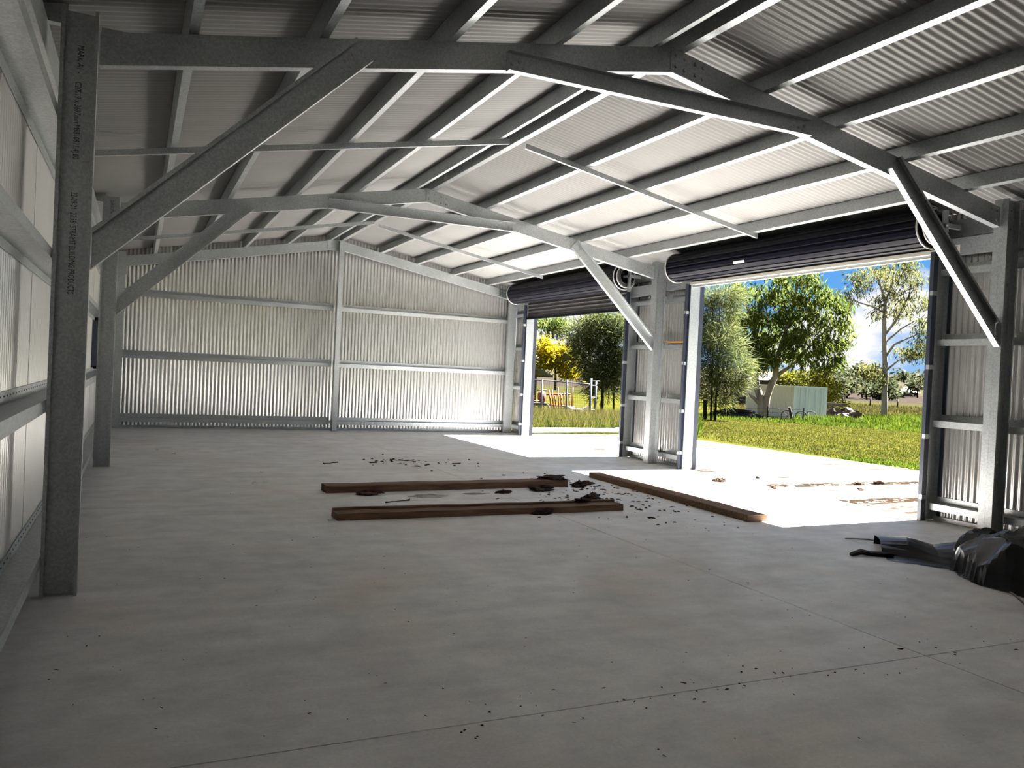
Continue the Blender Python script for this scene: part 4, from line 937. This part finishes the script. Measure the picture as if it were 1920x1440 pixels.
# grass blades and weeds (uncountable)
def blades(name, n, sampler, hmin, hmax, wd, m, label, seed, lean=.5):
    rng = np.random.default_rng(seed); P = sampler(rng, n)
    z = np.array([gz(x, y) for x, y in P]) - 0.03
    p = np.column_stack([P, z]); h = rng.uniform(hmin, hmax, n)
    u = np.column_stack([rng.normal(size=(n, 2))*lean, np.ones(n)]); u = unit(u)*h[:, None]
    w = unit(np.cross(u, rng.normal(size=(n, 3))))*wd
    v = np.empty((n, 3, 3)); v[:, 0] = p - w; v[:, 1] = p + w; v[:, 2] = p + u
    o = link(name, np_mesh(name, v.reshape(-1, 3), np.arange(n*3).reshape(-1, 3)), m); tag(o, label, 'grass', kind='stuff')
def sector(a0, a1, r0, r1, pw=1.0, okf=None):
    def f(rng, n):
        out = []; c = 0
        while c < n:
            k = n*2; a = np.radians(rng.uniform(a0, a1, k)); r = r0 + (r1-r0)*rng.uniform(0, 1, k)**pw
            q = np.column_stack([0.29 + r*np.sin(a), -5.65 + r*np.cos(a)])
            keep = (q[:, 0] > 14.1) | (q[:, 1] > 13.0)
            if okf is not None: keep &= okf(q)
            q = q[keep]; out.append(q); c += len(q)
        return np.concatenate(out)[:n]
    return f
patch = lambda q: np.array([noise.noise(V(x*.35, y*.35, 3)) > -0.05 for x, y in q])
patch2 = lambda q: np.array([noise.noise(V(x*.12, y*.12, 8)) > 0.0 for x, y in q])
blades('lawn_grass', 90000, sector(24, 60, 15, 62, 1.1), .025, .07, .014, m_grass, 'short mown lawn grass', 1)
blades('dry_grass', 12000, sector(24, 60, 15, 60, 1.0, patch), .04, .13, .009, m_drygrass, 'straw-coloured cut grass lying over the lawn', 2, 1.6)
blades('tall_grass', 16000, sector(24, 37.5, 19.5, 36, .8), .25, .70, .010, m_straw, 'tall seeding grass around the pipe fence', 3, .35)
blades('tall_green_grass', 16000, sector(24, 38, 19.5, 40, .8), .18, .5, .012, m_weed, 'tall green grass beyond the far doorway', 4, .4)
blades('lush_weeds', 16000, sector(44, 60, 60, 86, 1.0, patch2), .15, .75, .05, m_weed, 'lush bright weeds around the foot of the tall gum', 5, .5)
blades('edge_grass', 9000, sector(36, 56, 52, 62, 1.0), .12, .32, .03, m_weed, 'longer green grass along the far edge of the lawn', 6, .5)
blades('edge_clover', 2500, sector(47, 53, 17.0, 19.5, 1.0), .03, .08, .02, m_weed, 'bright clover patch along the edge of the apron', 7, .8)
blades('paddock_grass', 14000, sector(40, 62, 80, 135, 1.0), .2, .55, .06, m_drygrass, 'rough dry grass in the paddock', 8, .5)

# shipping container
def container():
    root = empty('shipping_container', (45.6, 41.3, -1.12)); tag(root, 'pale blue and cream corrugated shipping container standing behind the gum', 'container')
    az = math.atan2(45.3, 46.9); r = V(math.cos(az), -math.sin(az), 0); f = V(math.sin(az), math.cos(az), 0); a = math.radians(20)
    e = r*math.cos(a) + f*math.sin(a); l = f*math.cos(a) - r*math.sin(a); o = V(45.6, 41.3, -1.12); Wc, Lc, Hc = 2.44, 12.19, 2.60
    def corr(p, d, n, length, h, pitch, m, nm, z0):
        b = MB(); prof = []; x = 0
        while x < length - pitch*.99:
            for q, dd in ((0, 0), (.35, 0), (.5, .045), (.85, .045), (1, 0)): prof.append((x+q*pitch, dd))
            x += pitch
        prof.append((length, 0))
        for q, dd in prof:
            for z in (z0, z0+h): b.v.append(tuple(p + d*q - n*dd + EZ*z))
        for i in range(len(prof)-1): b.f.append((2*i, 2*i+2, 2*i+3, 2*i+1))
        return part(nm, b, m, root, False, False)
    corr(o + l*0.08, l, -e, Lc-.16, Hc-.25, .28, m_contside, 'side_panel', .13)
    corr(o + l*0.08 + e*Wc, l, e, Lc-.16, Hc-.25, .28, m_contside, 'side_panel', .13)
    for k in range(2): corr(o + e*(.09+k*1.135), e, -l, 1.125, Hc-.25, .2, m_contend, 'door_leaf', .13)
    def bar(p, q, s, m, nm):
        b = MB(); dd = (q-p); L = dd.length; dd.normalize(); u = EZ if abs(dd.z) < .5 else e; v2 = dd.cross(u)
        b.prism([(-s,-s),(s,-s),(s,s),(-s,s)], u, v2, dd, p, 0, L); part(nm, b, m, root)
    for d in (e*.05, e*(Wc-.05)):
        for g in (l*.05, l*(Lc-.05)): bar(o+d+g, o+d+g+EZ*Hc, .07, m_contend, 'corner_post')
    for zz in (.06, Hc-.06):
        bar(o+e*.05+l*.05+EZ*zz, o+e*(Wc-.05)+l*.05+EZ*zz, .06, m_contend, 'end_rail')
        bar(o+e*.05+l*.05+EZ*zz, o+e*.05+l*(Lc-.05)+EZ*zz, .06, m_contside, 'side_rail')
    for k in (.45, .85, 1.55, 1.95): bar(o+e*k-l*.03+EZ*.1, o+e*k-l*.03+EZ*(Hc-.1), .02, m_contend, 'lock_rod')
    b = MB(); q = [o+EZ*Hc, o+e*Wc+EZ*Hc, o+e*Wc+l*Lc+EZ*Hc, o+l*Lc+EZ*Hc]; b.add(q + [p-EZ*.06 for p in q], [(0,1,2,3),(7,6,5,4),(0,4,5,1),(1,5,6,2),(2,6,7,3),(3,7,4,0)]); part('roof_panel', b, m_contside, root)
container()
def tubes(name, parent, m, segs, rad, n=8):
    b = MB()
    for s in segs: b.tube(s, rad, n)
    return part(name, b, m, parent, True)
# pipe fence seen through the far doorway
pf = empty('pipe_fence', (15.5, 23.6, -.32)); tag(pf, 'galvanised pipe fence with wire mesh among tall grass, in the far doorway', 'fence')
FP = [(14.2, 24.6), (15.22, 23.8), (16.14, 23.37)]
for x, y in FP: tubes('post', pf, m_fence, [[(x, y, -.45), (x, y, 1.28)]], .04)
tubes('top_rail', pf, m_fence, [[(12.6, 25.9, 1.27), (14.2, 24.6, 1.25), (15.22, 23.8, 1.23), (16.14, 23.37, 1.20), (16.5, 22.2, 1.16)]], .026)
tubes('middle_rail', pf, m_fence, [[(12.6, 25.9, .42), (15.22, 23.8, .38)]], .02)
b = MB()
PL = [V(12.6, 25.9, 0), V(14.2, 24.6, 0), V(15.22, 23.8, 0), V(16.14, 23.37, 0), V(16.5, 22.2, 0)]
for p, q in zip(PL, PL[1:]):
    L = (q-p).length; n = max(2, int(L/.1))
    for i in range(n): c = p.lerp(q, i/n); b.tube([c + EZ*-.4, c + EZ*1.25], .0035, 3, False)
    for z in np.arange(-.3, 1.25, .1): b.tube([p + EZ*z, q + EZ*z], .0035, 3, False)
tag(part('wire_mesh', b, m_wire, pf), kind='stuff')
gp = empty('gate_post', (16.7, 22.2, -.28)); tag(gp, 'twin-pipe end post with ladder rungs at the right end of the pipe fence', 'fence post')
tubes('post', gp, m_fence, [[(16.5, 22.08, -.45), (16.5, 22.08, 1.40)]], .05); tubes('post', gp, m_fence, [[(16.95, 22.45, -.45), (16.95, 22.45, 1.30)]], .045)
for z in (.15, .65, 1.12): tubes('rung', gp, m_fence, [[(16.5, 22.08, z), (16.95, 22.45, z)]], .02)
tubes('cap_ring', gp, m_fence, [[(16.95+.14*math.cos(t), 22.45+.14*math.sin(t), 1.30) for t in [2*PI*k/14 for k in range(15)]]], .02, 6)
# old machinery behind the fence
hr = empty('old_harrow', (17.7, 27.1, -.42)); tag(hr, 'faded red farm implement rusting behind the pipe fence', 'implement')
rn = random.Random(3)
for i in range(9): tubes('tine_bar', hr, m_redpaint, [[(17.45+.09*i, 27.1-.07*i, -.2+rn.uniform(-.1, .1)), (17.2+.12*i, 27.0-.06*i, .75+rn.uniform(-.25, .25))]], .03, 6)
tubes('frame', hr, m_redpaint, [[(17.1, 27.3, .55), (18.1, 26.6, .62)], [(17.2, 27.3, .1), (18.3, 26.5, .05)]], .04, 6)
tubes('stand', hr, m_rusty, [[(16.8, 27.2, -.4), (16.9, 27.3, .8)], [(17.0, 27.1, -.4), (17.05, 27.1, .6)], [(16.7, 27.2, .75), (17.2, 27.2, .78)]], .02, 6)
rc = empty('old_cart', (16.4, 26.4, -.42)); tag(rc, 'rusty cart with one wheel and a red drum behind the pipe fence', 'cart')
b = MB()
b.tube([(16.62+.27*math.cos(t)*.8, 26.3-.27*math.cos(t)*.5, -.08+.27*math.sin(t)) for t in [2*PI*k/18 for k in range(19)]], .05, 6, False); part('wheel', b, m_rusty, rc, True)
b = MB(); b.box((15.9, 26.2, .08), (16.8, 26.9, .20)); part('tray', b, m_rusty, rc)
b = MB(); b.tube([(16.55, 26.4, .22), (16.55, 26.4, .40), (16.55, 26.4, .62), (16.55, 26.4, .72)], [.14, .19, .19, .10], 12); part('drum', b, m_redpaint, rc, True)
b = MB()
for i in range(5): b.tube([(15.7+.12*i, 26.5, .2), (15.6+.16*i, 26.6, 1.0-.12*i)], .03, 6)
part('loose_pipe', b, m_redpaint, rc)
lump('stone_pile', (16.95, 24.0, gz(16.95, 24)), .5, m_rusty, 77, .6, 'brown stone and log heap in the grass at the foot of the pipe fence', 'stone pile', None, 1.4)
# neighbouring house behind the fence
hs = empty('small_house', (17.5, 37, -.7)); tag(hs, 'brick cottage with a grey roof edge at the left of the far doorway', 'house')
b = MB(); b.box((15.5, 33.9, -.8), (20.0, 40, 1.45)); part('wall', b, m_housewall, hs)
b = MB(); b.prism([(-3.1, 0), (0, 1.2), (3.1, 0), (3.1, -.12), (0, 1.06), (-3.1, -.12)], EX, EZ, EY, V(17.5, 0, 1.45), 33.3, 40.6); part('roof', b, m_greyroof, hs)
b = MB(); b.box((20.55, 33.3, 1.30), (20.68, 40.6, 1.42)); part('gutter', b, m_houseroof, hs)
# pale-roofed house across the paddock
fh = empty('distant_house', (198, 156.5, 0)); tag(fh, 'pale hip-roofed house far across the paddock', 'house')
b = MB(); b.box((195.6, 154.6, -.3), (200.4, 158.8, 1.1)); part('wall', b, m_housewall, fh)
b = MB(); b.add([(195, 154, 1.1), (201, 154, 1.1), (201, 159.4, 1.1), (195, 159.4, 1.1), (197.2, 156.7, 2.4), (198.8, 156.7, 2.4)], [(0,1,5,4),(1,2,5),(2,3,4,5),(3,0,4),(3,2,1,0)]); part('roof', b, m_houseroof, fh)
sh2 = empty('farm_shed', (75, 76, -1.1)); tag(sh2, 'low tan farm shed showing between the gum trunks behind the container', 'shed')
b = MB(); b.box((70, 71, -1.2), (76, 78, 2.0)); part('wall', b, m_housewall, sh2)
b = MB(); b.prism([(-3.6, 0), (0, 1.1), (3.6, 0)], EX, EZ, EY, V(73, 0, 2.0), 70.6, 78.4); part('roof', b, m_houseroof, sh2)
# odds and ends by the container
lp = MB(); lp.tube([(42.15, 37.8, -1.1), (41.88, 37.92, -.02)], .09, 8); tag(part('leaning_post', lp, m_dry, None), 'dark leaning post in front of the container corner', 'post')
for (x, y, r_, lb) in ((42.5, 38.7, .42, 'solid rusty iron wheel leaning left of the container corner'), (43.4, 38.3, .40, 'spoked iron wheel resting against the container end'), (44.75, 38.75, .42, 'iron wheel half buried near the right of the container end')):
    root = empty('iron_wheel', (x, y, gz(x, y))); tag(root, lb, 'wheel', 'iron wheels by the container'); zc = gz(x, y)+r_*.75
    d = V(.72, -.69, 0); b = MB(); b.tube([V(x, y, zc) + d*r_*math.cos(t) + EZ*r_*math.sin(t) for t in [2*PI*k/22 for k in range(23)]], .035, 6, False); part('rim', b, m_rusty, root, True)
    b = MB()
    for k in range(4):
        t = PI*k/4; c_ = d*r_*math.cos(t) + EZ*r_*math.sin(t); b.tube([V(x, y, zc)-c_, V(x, y, zc)+c_], .014, 5)
    part('spokes', b, m_rusty, root)
for i, (x, y, r_, e_, lb) in enumerate(((51.3, 43.2, .65, 1.6, 'dark rubble heap just right of the container'), (52.4, 42.6, .8, 1.4, 'brown earth and root heap in the middle of the rubble'), (53.6, 43.3, .5, 1.5, 'small brown heap at the right end of the rubble'), (61.0, 50.5, .7, 1.8, 'low bare mound of earth left of the tall gum'))):
    lump('rubble_heap', (x, y, gz(x, y)-.1), r_, m_darkbark if i % 2 == 0 else m_rusty, 400+i, .75, lb, 'rubble', 'rubble heaps', e_, -.7)
b = MB(); b.prism([(-.12,-.1),(.12,-.1),(.12,.1),(-.12,.1)], EZ, V(.69,.72,0), V(.72,-.69,0), V(50.5, 44.6, .12), 0, 2.6); tag(part('steel_beam', b, m_dry, None), 'grey beam lying across the top of the rubble', 'beam')
# wire fence in front of the gum
wfz = empty('wire_fence', (39.2, 37.8, -.95)); tag(wfz, 'sagging wire fence in front of the gum trunks and log pile', 'fence')
for (x, y) in ((36.9, 37.9), (39.3, 37.2), (41.6, 36.3)): tubes('post', wfz, m_dry, [[(x, y, -1.1), (x, y, .0)]], .05, 7)
for z in (-.15, -.4, -.65): tubes('wire', wfz, m_wire, [[(34.5, 38.8, z), (36.9, 37.9, z), (38.1, 37.6, z-.04), (39.3, 37.2, z), (41.6, 36.3, z)]], .012, 4)
for i, (p, q) in enumerate((((37.0, 39.2, -.7), (39.9, 38.2, -.75)), ((37.3, 39.3, -.45), (39.4, 38.6, -.5)), ((37.2, 38.6, -.85), (40.2, 37.9, -.9)), ((36.4, 39.6, -.75), (38.3, 39.4, -.3)))):
    b = MB(); b.tube([p, tuple((a+c)/2+.03 for a, c in zip(p, q)), q], [.16, .14, .11], 8); tag(part('fallen_log', b, m_darkbark, None, True), ['lowest dark log lying beneath the gum behind the wire fence', 'upper dark log lying on the log pile beneath the gum', 'front dark log right behind the wire fence', 'slanting branch at the left of the log pile'][i], 'log', 'logs beneath the gum')
# paddock fence posts
pk = empty('paddock_fence', (98, 74, -1.1)); tag(pk, 'line of small grey posts across the paddock behind the tall gum', 'fence')
for i in range(15):
    x, y = 84+2.6*i, 92-2.5*i+rn.uniform(-.3, .3); z = gz(x, y); tubes('post', pk, m_dry, [[(x, y, z-.1), (x+rn.uniform(-.08, .08), y, z+1.15)]], .11, 6)
tubes('wire', pk, m_wire, [[(84, 92, gz(84, 92)+.9), (120.4, 57, gz(120, 57)+.9)]], .02, 4)
